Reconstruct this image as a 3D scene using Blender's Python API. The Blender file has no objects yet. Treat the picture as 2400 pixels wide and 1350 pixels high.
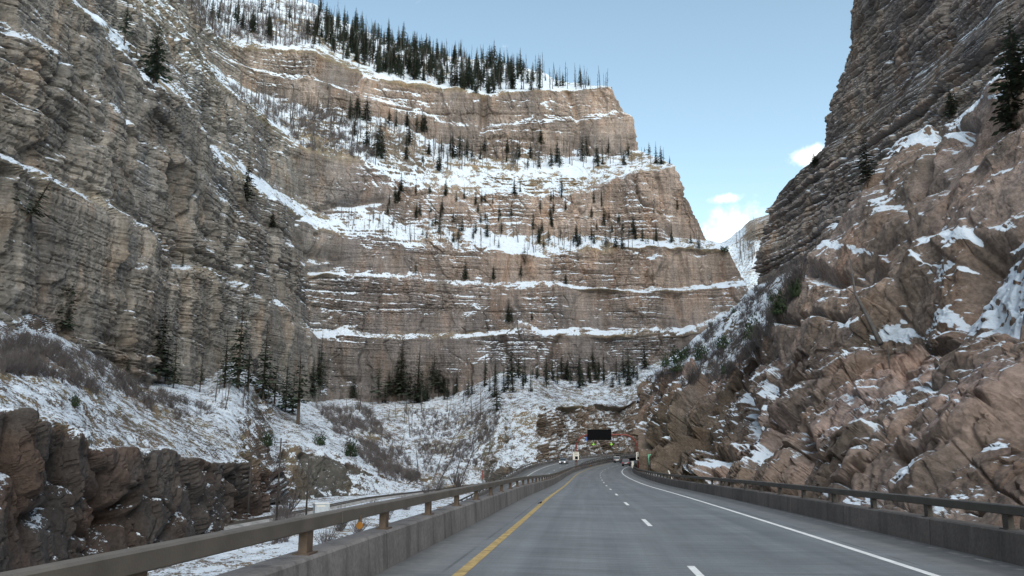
import bpy, bmesh, math, random
import numpy as np
from mathutils import Vector, Matrix
random.seed(7); rng = np.random.default_rng(7)
SC = bpy.context.scene
COL = SC.collection
# ------------------------------------------------------------------ camera model
F = 1900.0; HZ = 1078.0; PITCH = math.atan((HZ-675)/F); H = 1.75
CP, SP = math.cos(PITCH), math.sin(PITCH)
CAM = np.array([0, 0, H])
def ray(px, py):
    px, py = np.broadcast_arrays(np.asarray(px, float), np.asarray(py, float)); a = (px-1200)/F; b = (675-py)/F
    return np.stack([a, CP-b*SP, SP+b*CP], -1)
def at(px, py, Y):
    d = ray(px, py)
    return CAM + d*(np.asarray(Y, float)/d[..., 1])[..., None]
def proj(P):
    q = P-CAM
    dep = q[..., 1]*CP+q[..., 2]*SP
    up = -q[..., 1]*SP+q[..., 2]*CP
    return 1200+F*q[..., 0]/dep, 675-F*up/dep, dep
# ------------------------------------------------------------------ noise
TAB = rng.random(65536)
def hsh(a, b=0, c=0, seed=0):
    a = np.asarray(a).astype(np.int64); b = np.asarray(b).astype(np.int64); c = np.asarray(c).astype(np.int64)
    h = (a*73856093) ^ (b*19349663) ^ (c*83492791) ^ (seed*2654435)
    h = (h ^ (h >> 13))*1274126177
    return TAB[(h ^ (h >> 16)) & 65535]
def vnoise(x, y, z, seed=0):
    xi, yi, zi = np.floor(x), np.floor(y), np.floor(z)
    fx, fy, fz = x-xi, y-yi, z-zi
    fx, fy, fz = [f*f*f*(f*(f*6-15)+10) for f in (fx, fy, fz)]
    r = 0
    for i in (0, 1):
        for j in (0, 1):
            for k in (0, 1):
                r = r + hsh(xi+i, yi+j, zi+k, seed)*(fx if i else 1-fx)*(fy if j else 1-fy)*(fz if k else 1-fz)
    return r*2-1
def fbm(P, sc, octv=4, seed=0, zs=1.0):
    r = 0; a = 1; t = 0
    for o in range(octv):
        k = 2**o/sc
        r = r + a*vnoise(P[..., 0]*k, P[..., 1]*k, P[..., 2]*k*zs, seed+o*7); t += a; a *= .5
    return r/t
def worley(P, sc, seed=0, zs=1.0):
    q = P/sc*np.array([1, 1, zs]); ci = np.floor(q)
    f1 = np.full(q.shape[:-1], 9.); f2 = f1.copy(); idd = np.zeros_like(f1)
    for i in (-1, 0, 1):
        for j in (-1, 0, 1):
            for k in (-1, 0, 1):
                c = ci+np.array([i, j, k])
                o = np.stack([hsh(c[..., 0], c[..., 1], c[..., 2], seed+m) for m in (1, 2, 3)], -1)
                d = np.sqrt((((c+o)-q)**2).sum(-1))
                h = hsh(c[..., 0], c[..., 1], c[..., 2], seed+9)
                m = d < f1
                f2 = np.where(m, f1, np.minimum(f2, d)); idd = np.where(m, h, idd); f1 = np.where(m, d, f1)
    return f1, f2, idd
def facets(P, sc, A, seed, zs=1.0, tilt=.5, soft=.18, crack=.3, warp=.15):
    W = P+np.stack([fbm(P, sc*.9, 3, seed+61), fbm(P, sc*.9, 3, seed+62), fbm(P, sc*.9, 3, seed+63)], -1)*sc*warp*2
    q = W/sc*np.array([1, 1, zs]); ci = np.floor(q)
    f1 = np.full(q.shape[:-1], 9.); f2 = f1.copy(); val = np.zeros_like(f1)
    for i in (-1, 0, 1):
        for j in (-1, 0, 1):
            for k in (-1, 0, 1):
                c = ci+np.array([i, j, k])
                off = q-(c+np.stack([hsh(c[..., 0], c[..., 1], c[..., 2], seed+m) for m in (1, 2, 3)], -1))
                d = np.sqrt((off**2).sum(-1))
                v = (hsh(c[..., 0], c[..., 1], c[..., 2], seed+9)-.5)*1.2
                for ax in range(3): v = v+off[..., ax]*(hsh(c[..., 0], c[..., 1], c[..., 2], seed+20+ax)-.5)*2*tilt
                m = d < f1
                f2 = np.where(m, f1, np.minimum(f2, d)); val = np.where(m, v, val); f1 = np.where(m, d, f1)
    e = f2-f1
    return A*(val*sstep(0, soft, e)-crack*np.exp(-(e/.06)**2))
def sstep(a, b, x):
    t = np.clip((x-a)/(b-a), 0, 1); return t*t*(3-2*t)
def gsmooth(A, s, axis=1):
    if s <= 0: return A
    n = int(3*s)+1; k = np.exp(-np.arange(-n, n+1)**2/(2*s*s)); k /= k.sum()
    pad = [(0, 0)]*A.ndim; pad[axis] = (n, n)
    B = np.pad(A, pad, mode='edge'); out = np.zeros_like(A)
    for i, w in enumerate(k):
        sl = [slice(None)]*A.ndim; sl[axis] = slice(i, i+A.shape[axis]); out += w*B[tuple(sl)]
    return out
# ------------------------------------------------------------------ materials
def newmat(name):
    m = bpy.data.materials.new(name); m.use_nodes = True
    nt = m.node_tree; b = nt.nodes['Principled BSDF']; return m, nt, b
class N:
    def __init__(s, nt): s.nt = nt
    def n(s, t, **k):
        x = s.nt.nodes.new(t)
        for a, v in k.items(): setattr(x, a, v)
        return x
    def l(s, a, b): s.nt.links.new(a, b)
    def noise(s, vec, scale, detail=4, rough=.55, vs=None):
        if vs:
            m = s.n('ShaderNodeMapping'); m.inputs['Scale'].default_value = vs; s.l(vec, m.inputs['Vector']); vec = m.outputs[0]
        t = s.n('ShaderNodeTexNoise'); t.inputs['Scale'].default_value = scale; t.inputs['Detail'].default_value = detail
        t.inputs['Roughness'].default_value = rough; s.l(vec, t.inputs['Vector']); return t.outputs['Fac']
    def mr(s, v, a, b, c, d, smooth=False):
        m = s.n('ShaderNodeMapRange'); m.interpolation_type = 'SMOOTHSTEP' if smooth else 'LINEAR'
        for i, x in zip((1, 2, 3, 4), (a, b, c, d)): m.inputs[i].default_value = x
        s.l(v, m.inputs[0]); return m.outputs[0]
    def math(s, op, a, b):
        m = s.n('ShaderNodeMath', operation=op)
        for i, x in enumerate((a, b)):
            if isinstance(x, (int, float)): m.inputs[i].default_value = x
            else: s.l(x, m.inputs[i])
        return m.outputs[0]
    def mix(s, f, a, b, blend='MIX'):
        m = s.n('ShaderNodeMix', data_type='RGBA', blend_type=blend)
        for i, x in ((0, f), (6, a), (7, b)):
            if isinstance(x, (int, float)): m.inputs[i].default_value = x
            elif isinstance(x, tuple): m.inputs[i].default_value = (*x, 1)
            else: s.l(x, m.inputs[i])
        return m.outputs[2]
    def bump(s, h, strength, dist, bsdf):
        b = s.n('ShaderNodeBump'); b.inputs['Strength'].default_value = strength; b.inputs['Distance'].default_value = dist
        s.l(h, b.inputs['Height']); s.l(b.outputs[0], bsdf.inputs['Normal'])
def rock_mat(name, band=.5, streak=.5, fine=2.0, bumpd=.12, snown=.5, sscale=1.6):
    m, nt, b = newmat(name); g = N(nt)
    pos = g.n('ShaderNodeNewGeometry').outputs['Position']
    tint = g.n('ShaderNodeAttribute', attribute_name='tint').outputs['Color']
    snow = g.n('ShaderNodeAttribute', attribute_name='snow').outputs['Fac']
    big = g.noise(pos, .07, 5); st = g.noise(pos, 1.0, 4, .6, (.55, .55, .035)); bd = g.noise(pos, 1.0, 3, .6, (.03, .03, 1.3))
    fn = g.noise(pos, fine, 5, .65)
    c = g.mix(1.0, tint, g.mr(big, .3, .7, .72, 1.28), 'MULTIPLY')
    c = g.mix(1.0, c, g.mr(st, .35, .68, 1-.45*streak, 1+.3*streak), 'MULTIPLY')
    c = g.mix(1.0, c, g.mr(bd, .32, .68, 1-.5*band, 1+.4*band), 'MULTIPLY')
    c = g.mix(1.0, c, g.mr(fn, .3, .72, .62, 1.36), 'MULTIPLY')
    # desert varnish / lichen: hue shifts
    hv = g.noise(pos, .16, 4, .6, (1, 1, .35))
    c = g.mix(g.mr(hv, .52, .7, 0, .5), c, g.mix(1.0, c, (.72, .82, .95), 'MULTIPLY'))
    c = g.mix(g.mr(hv, .48, .3, 0, .55), c, g.mix(1.0, c, (1.18, .92, .72), 'MULTIPLY'))
    s1 = g.noise(pos, sscale, 5, .7); s2 = g.noise(pos, sscale*.22, 3, .6)
    sv = g.math('ADD', snow, g.math('MULTIPLY', g.math('SUBTRACT', s1, .5), snown*1.5))
    sv = g.math('ADD', sv, g.math('MULTIPLY', g.math('SUBTRACT', s2, .5), snown))
    sf = g.mr(sv, -.05, .06, 0, 1, True)
    c = g.mix(sf, c, (.63, .69, .76))
    g.l(c, b.inputs['Base Color']); b.inputs['Roughness'].default_value = .9
    try: b.inputs['Specular IOR Level'].default_value = .2
    except Exception: pass
    hh = g.math('ADD', g.math('MULTIPLY', fn, 1.0), g.math('MULTIPLY', bd, band))
    g.bump(g.math('ADD', hh, g.math('MULTIPLY', sf, .25)), .8, bumpd, b)
    return m
def simple(name, col, rough=.6, metal=0, var=.0, vscale=3, bump=0, bscale=30, spec=None, emit=None, objrand=0):
    m, nt, b = newmat(name); g = N(nt)
    pos = g.n('ShaderNodeTexCoord').outputs['Object']
    c = g.n('ShaderNodeRGB'); c.outputs[0].default_value = (*col, 1); o = c.outputs[0]
    nz = g.noise(pos, vscale, 5, .6)
    if var: o = g.mix(1.0, o, g.mr(nz, .3, .7, 1-var, 1+var), 'MULTIPLY')
    if objrand:
        r = g.n('ShaderNodeObjectInfo').outputs['Random']
        o = g.mix(1.0, o, g.mr(r, 0, 1, 1-objrand, 1+objrand), 'MULTIPLY')
    g.l(o, b.inputs['Base Color']); b.inputs['Roughness'].default_value = rough; b.inputs['Metallic'].default_value = metal
    if spec is not None: b.inputs['Specular IOR Level'].default_value = spec
    if bump: g.bump(g.noise(pos, bscale, 4), bump, .02, b)
    if emit:
        b.inputs['Emission Color'].default_value = (*col, 1); b.inputs['Emission Strength'].default_value = emit
    return m
M = {}
M['wall'] = rock_mat('limestone', .42, .6, 1.6, .16, .8, 1.5)
M['talus'] = rock_mat('snowy_talus', .15, .2, 2.6, .2, 1.4, 3.0)
M['brown'] = rock_mat('brown_rock', .25, .5, 3.2, .14, .55, 1.1)
M['strat'] = rock_mat('bedded_rock', .55, .35, 2.0, .10, .5, 1.5)
M['bark'] = simple('bark', (.075, .058, .047), .9, 0, .35, 4, objrand=.35)
M['snag'] = simple('charred_wood', (.085, .075, .07), .9, 0, .4, 2, objrand=.6)
M['needle'] = simple('needles', (.054, .069, .046), .8, 0, .45, 1.3, objrand=.35, spec=.2)
M['juniper'] = simple('juniper', (.036, .055, .026), .8, 0, .4, 2, objrand=.3, spec=.2)
M['twig'] = simple('twigs', (.115, .10, .098), .9, 0, .35, .3, objrand=.25)
M['steel'] = simple('weathered_rail', (.135, .118, .10), .6, .0, .25, 1.5, .2, 40)
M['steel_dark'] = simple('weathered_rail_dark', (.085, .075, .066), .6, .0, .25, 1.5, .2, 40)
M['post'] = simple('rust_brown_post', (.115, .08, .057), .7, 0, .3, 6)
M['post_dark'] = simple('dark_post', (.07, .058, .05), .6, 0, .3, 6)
M['yellow'] = simple('yellow_paint', (.42, .29, .11), .7, 0, .4, 4)
M['white'] = simple('white_paint', (.78, .78, .76), .7, 0, .15, 3)
M['red'] = simple('red_steel', (.22, .05, .035), .5, 0, .2, 3)
M['black'] = simple('black_panel', (.008, .008, .009), .95, spec=.05)
M['amber'] = simple('amber_reflector', (.34, .145, .015), .5)
M['sign'] = simple('sign_white', (.82, .77, .68), .5)
M['ink'] = simple('sign_ink', (.02, .02, .02), .6)
M['green'] = simple('sign_green', (.20, .62, .40), .4)
M['lime'] = simple('signal_green', (.28, .70, .04), .4, emit=.12)
M['blue'] = simple('sign_blue', (.02, .12, .55), .5)
M['rubber'] = simple('rubber', (.018, .018, .02), .8)
M['rim'] = simple('wheel_rim', (.4, .4, .42), .35, .8)
M['glass'] = simple('car_glass', (.03, .04, .05), .08)
M['lamp'] = simple('headlight', (.85, .85, .85), .15, emit=.8)
M['tail'] = simple('taillight', (.45, .015, .02), .25)
M['ballast'] = simple('ballast', (.3, .29, .28), .9, 0, .4, 1)
M['container'] = simple('painted_cabinet', (.5, .54, .57), .5, 0, .1, 2)
M['pole'] = simple('pole_wood', (.05, .042, .037), .9, 0, .3, 3)
def car_paint(name, col, metal=.5): return simple(name, col, .3, metal)

# concrete barrier: stained
def concrete(name, col, stain=.5, joints=True):
    m, nt, b = newmat(name); g = N(nt); pos = g.n('ShaderNodeNewGeometry').outputs['Position']
    c = g.mix(1.0, col, g.mr(g.noise(pos, .6, 6, .65), .3, .7, .68, 1.3), 'MULTIPLY')
    st = g.noise(pos, 1.0, 5, .65, (2.2, 2.2, .25))
    c = g.mix(g.mr(st, .5, .68, 0, min(1, stain*1.4)), c, (.045, .043, .045))
    c = g.mix(1.0, c, g.mr(g.noise(pos, 14, 4, .6), .3, .7, .8, 1.2), 'MULTIPLY')
    wh = g.noise(pos, 1.0, 4, .6, (3.1, 3.1, .5))
    c = g.mix(g.mr(wh, .64, .78, 0, .3), c, (.42, .42, .44))
    if joints:
        uv = g.n('ShaderNodeUVMap', uv_map='UVMap').outputs[0]; sx = g.n('ShaderNodeSeparateXYZ'); g.l(uv, sx.inputs[0])
        fr = g.math('FRACT', g.math('DIVIDE', sx.outputs[1], 6.1), 0); c = g.mix(g.mr(fr, .004, .007, .85, 0), c, (.03, .028, .027))
        pn = g.math('FLOOR', g.math('DIVIDE', sx.outputs[1], 6.1), 0); wn = g.n('ShaderNodeTexWhiteNoise', noise_dimensions='1D'); g.l(pn, wn.inputs['W'])
        c = g.mix(1.0, c, g.mr(wn.outputs['Value'], 0, 1, .84, 1.14), 'MULTIPLY')
    g.l(c, b.inputs['Base Color']); b.inputs['Roughness'].default_value = .85
    g.bump(g.noise(pos, 18, 5), .35, .02, b); return m
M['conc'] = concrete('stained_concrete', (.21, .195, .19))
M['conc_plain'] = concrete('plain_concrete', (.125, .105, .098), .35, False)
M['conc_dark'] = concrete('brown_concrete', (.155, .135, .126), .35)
# asphalt : uses UV (u = lateral metres, v = along metres)
def asphalt(name, col):
    m, nt, b = newmat(name); g = N(nt)
    uv = g.n('ShaderNodeUVMap', uv_map='UVMap').outputs[0]
    pos = g.n('ShaderNodeNewGeometry').outputs['Position']
    c = g.mix(1.0, col, g.mr(g.noise(uv, 1.0, 6, .65, (1.4, .03, 1)), .32, .68, .78, 1.2), 'MULTIPLY')
    c = g.mix(1.0, c, g.mr(g.noise(uv, .35, 5, .6), .3, .7, .78, 1.2), 'MULTIPLY')
    c = g.mix(1.0, c, g.mr(g.noise(uv, 1.0, 3, .6, (.3, 9., 1)), .32, .68, .76, 1.22), 'MULTIPLY')   # fine transverse tining
    c = g.mix(1.0, c, g.mr(g.noise(pos, 45, 3, .6), .3, .7, .8, 1.2), 'MULTIPLY')
    # lateral profile: dusty shoulders, polished wheel tracks
    sx = g.n('ShaderNodeSeparateXYZ'); g.l(uv, sx.inputs[0]); u = sx.outputs[0]
    au = g.math('ABSOLUTE', u, 0)
    edge = g.mr(g.math('ADD', au, g.math('MULTIPLY', g.noise(uv, .6, 4), 1.2)), 4.2, 5.4, 0, 1, True)
    c = g.mix(g.math('MULTIPLY', edge, .75), c, g.mix(g.mr(g.noise(uv, 1.6, 5, .7), .4, .66, 0, 1), (.105, .103, .10), (.215, .205, .195)))
    lane = g.math('ABSOLUTE', g.math('SUBTRACT', au, 1.83), 0)          # distance from lane centre
    track = g.math('ABSOLUTE', g.math('SUBTRACT', lane, .85), 0)
    tf = g.mr(g.math('ADD', track, g.math('MULTIPLY', g.noise(uv, .5, 4, .6, (1, .12, 1)), .5)), .25, .75, .35, 0, True)
    c = g.mix(tf, c, g.mix(1.0, c, (.74, .75, .78), 'MULTIPLY'))
    jn = g.math('MULTIPLY', g.mr(g.math('ABSOLUTE', g.math('SUBTRACT', au, 3.95), 0), .015, .04, 1, 0), g.mr(g.noise(uv, .3, 3), .4, .55, 0, .6)); c = g.mix(jn, c, (.05, .05, .052))
    gut = g.mr(au, 4.6, 4.95, 0, .55, True); c = g.mix(gut, c, (.05, .048, .046))
    gl = g.math('MULTIPLY', g.mr(g.math('ABSOLUTE', g.math('SUBTRACT', u, 5.40), 0), .03, .12, 1, 0), g.mr(g.noise(uv, 3.2, 4, .7), .45, .6, 0, .8)); c = g.mix(gl, c, (.30, .28, .26))
    g.l(c, b.inputs['Base Color']); b.inputs['Roughness'].default_value = .62
    g.bump(g.math('ADD', g.noise(pos, 60, 3), g.noise(uv, 1.0, 2, .5, (.25, 14., 1))), .3, .006, b)
    return m
M['asphalt'] = asphalt('worn_concrete_road', (.17, .177, .182))

# ------------------------------------------------------------------ object helpers
def tag(o, label=None, cat=None, group=None, kind=None):
    if label: o['label'] = label
    if cat: o['category'] = cat
    if group: o['group'] = group
    if kind: o['kind'] = kind
    return o
def link(o, parent=None):
    COL.objects.link(o)
    if parent is not None: o.parent = parent
    return o
def meshobj(name, verts, faces, mat, parent=None, smooth=False):
    me = bpy.data.meshes.new(name)
    me.from_pydata([tuple(v) for v in verts], [], [tuple(f) for f in faces]); me.update()
    for mm in (mat if isinstance(mat, list) else [mat]): me.materials.append(mm)
    if smooth: me.polygons.foreach_set('use_smooth', [True]*len(me.polygons))
    return link(bpy.data.objects.new(name, me), parent)
def npmesh(name, V, Q, mat, parent=None, attrs=None, smooth=False, matidx=None):
    """V (n,3), Q (m,k) faces of equal size k"""
    me = bpy.data.meshes.new(name); n = len(V); m, k = Q.shape
    me.vertices.add(n); me.vertices.foreach_set('co', V.astype(np.float32).ravel())
    me.loops.add(m*k); me.loops.foreach_set('vertex_index', Q.astype(np.int32).ravel())
    me.polygons.add(m); me.polygons.foreach_set('loop_start', (np.arange(m)*k).astype(np.int32))
    me.polygons.foreach_set('loop_total', np.full(m, k, np.int32))
    for mm in (mat if isinstance(mat, list) else [mat]): me.materials.append(mm)
    if matidx is not None: me.polygons.foreach_set('material_index', matidx.astype(np.int32))
    me.polygons.foreach_set('use_smooth', np.full(m, smooth))
    me.update(calc_edges=True); me.validate()
    for an, arr in (attrs or {}).items():
        if arr.ndim == 1:
            a = me.attributes.new(an, 'FLOAT', 'POINT'); a.data.foreach_set('value', arr.astype(np.float32))
        else:
            a = me.attributes.new(an, 'FLOAT_COLOR', 'POINT')
            a.data.foreach_set('color', np.concatenate([arr, np.ones((len(arr), 1))], 1).astype(np.float32).ravel())
    o = bpy.data.objects.new(name, me); return link(o, parent)
def empty(name, loc, rz=0):
    o = bpy.data.objects.new(name, None); o.location = loc; o.rotation_euler = (0, 0, rz); return link(o)
class MB:
    def __init__(s): s.v = []; s.f = []
    def add(s, v, f):
        b = len(s.v); s.v += [tuple(x) for x in v]; s.f += [tuple(i+b for i in q) for q in f]; return s
    def box(s, c, d, taper=(1, 1)):
        x, y, z = [q/2 for q in d]; tx, ty = taper
        v = [(-x, -y, -z), (x, -y, -z), (x, y, -z), (-x, y, -z), (-x*tx, -y*ty, z), (x*tx, -y*ty, z), (x*tx, y*ty, z), (-x*tx, y*ty, z)]
        return s.add([(a+c[0], b+c[1], e+c[2]) for a, b, e in v], [(3, 2, 1, 0), (4, 5, 6, 7), (0, 1, 5, 4), (1, 2, 6, 5), (2, 3, 7, 6), (3, 0, 4, 7)])
    def tube(s, pts, rad, n=8, cap=True):
        pts = [Vector(p) for p in pts]; R = rad if isinstance(rad, (list, tuple)) else [rad]*len(pts); rings = []
        for i, p in enumerate(pts):
            t = (pts[min(i+1, len(pts)-1)]-pts[max(i-1, 0)]).normalized()
            u = t.cross(Vector((0, 0, 1)) if abs(t.z) < .9 else Vector((1, 0, 0))).normalized(); w = t.cross(u)
            rings.append([p+R[i]*(math.cos(k*2*math.pi/n)*u+math.sin(k*2*math.pi/n)*w) for k in range(n)])
        v = [q for r in rings for q in r]; f = []
        for i in range(len(pts)-1):
            for k in range(n): f.append((i*n+k, i*n+(k+1) % n, (i+1)*n+(k+1) % n, (i+1)*n+k))
        if cap: f += [tuple(range(n-1, -1, -1)), tuple((len(pts)-1)*n+k for k in range(n))]
        return s.add(v, f)
    def prism(s, prof, x0, x1, tw=None):
        """profile list of (y,z) extruded along x"""
        n = len(prof); v = [(x0, a, b) for a, b in prof]+[(x1, a, b) for a, b in prof]
        f = [tuple(range(n)), tuple(range(2*n-1, n-1, -1))]+[(i, i+n, (i+1) % n+n, (i+1) % n) for i in range(n)]
        return s.add(v, f)
    def build(s, name, mat, parent=None, smooth=False, bevel=0):
        o = meshobj(name, s.v, s.f, mat, parent, smooth)
        bm = bmesh.new(); bm.from_mesh(o.data)
        bmesh.ops.recalc_face_normals(bm, faces=bm.faces)
        if bevel: bmesh.ops.bevel(bm, geom=bm.edges[:], offset=bevel, segments=2, affect='EDGES')
        bm.to_mesh(o.data); bm.free(); return o
def copytree(o, parent=None):
    c = o.copy(); COL.objects.link(c)
    if parent is not None: c.parent = parent
    for ch in list(o.children): copytree(ch, c)
    return c
# ------------------------------------------------------------------ terrain sheets
SHEETS = []
def cols(points, t, s, e):
    px = s+(e-s)*t
    p = np.array(points, float)
    return px, [np.interp(px, p[:, 0], p[:, k]) for k in range(1, p.shape[1])]
def grid_from_rows(rows, nc, vstep, cs=3.0, left_ext=None, right_ext=None, ne=26, dstep=3.0):
    """rows: (nr, nc, 3) world rows -> dense grid; also v coordinate"""
    R = [gsmooth(r[None], cs, 1)[0] for r in rows]
    out = []; vv = []
    for i in range(len(R)-1):
        a, b = R[i], R[i+1]
        ax, ay, _ = proj(a); bx, by, _ = proj(b)
        L = np.median(np.hypot(ax-bx, ay-by)[nc//8: -nc//8]); D = np.median(np.linalg.norm(a-b, axis=1))
        n = max(3, int(max(L/vstep, min(D/dstep, 140))))
        for k in range(n): out.append(a+(b-a)*(k/n)); vv.append(i+k/n)
    out.append(R[-1]); vv.append(len(R)-1)
    G = np.array(out)
    def ext(edge, targets):
        pieces = []; cur = edge
        for dv in targets:
            nx = edge+np.array(dv, float); k = (np.arange(1, ne+1)/ne)[None, :, None]
            pieces.append(cur[:, None]*(1-k)+nx[:, None]*k); cur = nx
        return np.concatenate(pieces, 1)
    if left_ext is not None: G = np.concatenate([ext(G[:, 0], left_ext)[:, ::-1], G], 1)
    if right_ext is not None: G = np.concatenate([G, ext(G[:, -1], right_ext)], 1)
    G = gsmooth(G, 1.2, 0)
    return G, np.array(vv)
def normals(G):
    du = np.gradient(G, axis=1); dv = np.gradient(G, axis=0)
    n = np.cross(du, dv); n /= np.linalg.norm(n, axis=-1, keepdims=True)+1e-9
    return n
def outward(G, n):
    # face the camera-side: flip where needed (whole sheet decided by majority)
    s = np.sign(np.median(((CAM-G)*n).sum(-1))); return n*s
def strata(z, s, P, h, w, A, seed, warp=.35):
    zz = z+.5*warp*h*vnoise(P[..., 0]/(w*2.2), P[..., 1]/(w*2.2), z/(h*5), seed)
    t = zz/h+1.5*vnoise(zz/(h*3.3), P[..., 0]/(w*9), 0*zz, seed+1)+.5*vnoise(zz/(h*1.2), 0*zz, 0*zz, seed+2); k = np.floor(t); fz = t-k
    ww = w*(.5+hsh(k, 1, 0, seed))
    q = s/ww+19*hsh(k, 2, 0, seed)+.3*vnoise(s/w*1.3, z/h*.7, 0*z, seed+3); j = np.floor(q); fs = q-j
    r = .55*hsh(k, 5, 1, seed)+.45*hsh(k, j, 2, seed)
    crack = np.exp(-((np.minimum(fz, 1-fz)*h)/(.11*h))**2)*(.35+.65*hsh(k, 7, 3, seed))
    joint = np.exp(-((np.minimum(fs, 1-fs)*ww)/(.06*w))**2)*(hsh(k, j, 8, seed) > .3)
    return A*(r-.5)-A*.75*crack-A*.6*joint
def emit_sheet(name, G, mat, snow, tint, label, cat):
    nr, nc = G.shape[:2]
    idx = np.arange(nr*nc).reshape(nr, nc)
    Q = np.stack([idx[:-1, :-1], idx[:-1, 1:], idx[1:, 1:], idx[1:, :-1]], -1).reshape(-1, 4)
    o = npmesh(name, G.reshape(-1, 3), Q, mat, None, {'snow': snow.ravel(), 'tint': tint.reshape(-1, 3)})
    tag(o, label, cat, None, 'structure')
    SHEETS.append((name, G.reshape(-1, 3), normals(G).reshape(-1, 3)))
    return o
def arc(G):
    mid = G[G.shape[0]//3]; d = np.r_[0, np.cumsum(np.hypot(*(np.diff(mid[:, :2], axis=0).T)))]
    return np.broadcast_to(d[None], G.shape[:2])
def polydist(px, py, pts):
    d = np.full(px.shape, 1e9)
    for (x0, y0), (x1, y1) in zip(pts[:-1], pts[1:]):
        vx, vy = x1-x0, y1-y0; t = np.clip(((px-x0)*vx+(py-y0)*vy)/(vx*vx+vy*vy+1e-9), 0, 1)
        d = np.minimum(d, np.hypot(px-x0-t*vx, py-y0-t*vy))
    return d
def inpoly(px, py, poly):
    c = np.zeros(np.shape(px), bool); n = len(poly)
    for i in range(n):
        x0, y0 = poly[i]; x1, y1 = poly[(i+1) % n]
        m = ((y0 > py) != (y1 > py)) & (px < (x1-x0)*(py-y0)/(y1-y0+1e-12)+x0); c ^= m
    return c
def T3(c): return np.array(c, float)
def mixc(a, b, f): return a*(1-f[..., None])+b*f[..., None]

# ------------------------------------------------------------------ roads
DX = [(2.91,13.05,0),(4.06,25.2,-.09),(5.08,37.35,-.15),(6.19,49.5,-.25),(7.28,61.65,-.38),(8.34,73.81,-.5),(9.46,85.96,-.56),(10.6,98.1,-.58),(11.75,110.25,-.57),(12.95,122.39,-.54),(14.25,134.52,-.49),(15.68,146.64,-.43),(17.28,158.73,-.34),(19.06,170.8,-.21),(21.1,182.83,-.04),(23.5,194.77,.2),(26.3,206.66,.5)]
def smooth_path(pts, step=1.5):
    p = np.array(pts, float); d = np.r_[0, np.cumsum(np.linalg.norm(np.diff(p, axis=0), axis=1))]
    s = np.arange(0, d[-1], step)
    q = np.stack([np.interp(s, d, p[:, k]) for k in range(3)], -1)
    q = gsmooth(q[None], 5, 1)[0]; q[0] = p[0]; return q
def extend(pts, n, dh, dz, step=12.2):
    p = [np.array(x, float) for x in pts]
    h = math.atan2(p[-1][0]-p[-3][0], p[-1][1]-p[-3][1])
    for i in range(n):
        h += dh; p.append(p[-1]+np.array([math.sin(h)*step, math.cos(h)*step, dz]))
    return p
EBC = [(-4.9,-60,0),(-1.5,-30,0),(1.7,0,0)]+DX
EBC = extend(extend(EBC, 3, .012, .28), 7, .05, .25)
EB = smooth_path(EBC)
WBC = [(-15,-60,-5.2),(-9.5,10,-5.0),(-4.3,60,-4.8),(-1,90,-4.2),(1.9,115,-3.3),(4.4,140,-2.1),(7.3,165,-.95),(8.9,177,-.4),(10.9,189,.1),(13.2,201,.55),(15.8,212.6,.95),(18.6,224,1.3),(21.6,235.6,1.7),(25.5,245,2.1),(31,255,2.6),(40,265,3.1),(55,275,3.6),(75,283,4),(110,292,4.4)]
WB = smooth_path(WBC)
def frame(path):
    tg = np.gradient(path, axis=0); tg[:, 2] = 0; tg /= np.linalg.norm(tg, axis=1, keepdims=True)
    nr = np.stack([tg[:, 1], -tg[:, 0], 0*tg[:, 0]], -1)          # to the right
    d = np.r_[0, np.cumsum(np.linalg.norm(np.diff(path, axis=0), axis=1))]
    return tg, nr, d
EBF, WBF = frame(EB), frame(WB)
def s_at_EB(Y): return float(np.interp(Y, EB[:, 1], EBF[2]))
def crown(path, d, lat):
    return (np.interp(d, [0, CR0, CR1], [.024, .024, 0]) if path is EB else 0*d)*np.maximum(-lat, 0)
CR0, CR1 = s_at_EB(40), s_at_EB(75)
def pt(path, fr, s, lat, z=0):
    tg, nr, d = fr
    return np.array([np.interp(s, d, path[:, k]+nr[:, k]*lat) for k in range(3)])+np.array([0, 0, z+float(crown(path, np.array(s), lat))])
def heading(path, fr, s):
    tx = np.interp(s, fr[2], fr[0][:, 0]); ty = np.interp(s, fr[2], fr[0][:, 1]); return math.atan2(-tx, ty)
def s_at(path, fr, Y): return float(np.interp(Y, path[:, 1], fr[2]))

LL, RR = -4.85, 5.65
def keep_clear(G, path, lat, side, zmax=7.0, soft=2.5):
    """rock is cut back so that nothing overhangs the carriageway"""
    tg, nr, _ = frame(path); best = np.full(G.shape[:2], 1e9); la = np.zeros(G.shape[:2]); nx = np.zeros(G.shape[:2]+(2,)); pz = np.zeros(G.shape[:2])
    for i in range(0, len(path), 3):
        dx = G[..., 0]-path[i, 0]; dy = G[..., 1]-path[i, 1]; al = np.abs(dx*tg[i, 0]+dy*tg[i, 1]); l = dx*nr[i, 0]+dy*nr[i, 1]
        m = (al+.15*np.abs(l)) < best; m &= np.abs(l) < 60
        best = np.where(m, al+.15*np.abs(l), best); la = np.where(m, l, la); nx[m] = nr[i, :2]; pz = np.where(m, path[i, 2], pz)
    need = np.where((best < 12) & (G[..., 2]-pz < zmax), np.maximum(0, (lat-la*side)), 0)
    G = G.copy(); G[..., :2] += nx*(need*side)[..., None]; return G
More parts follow.
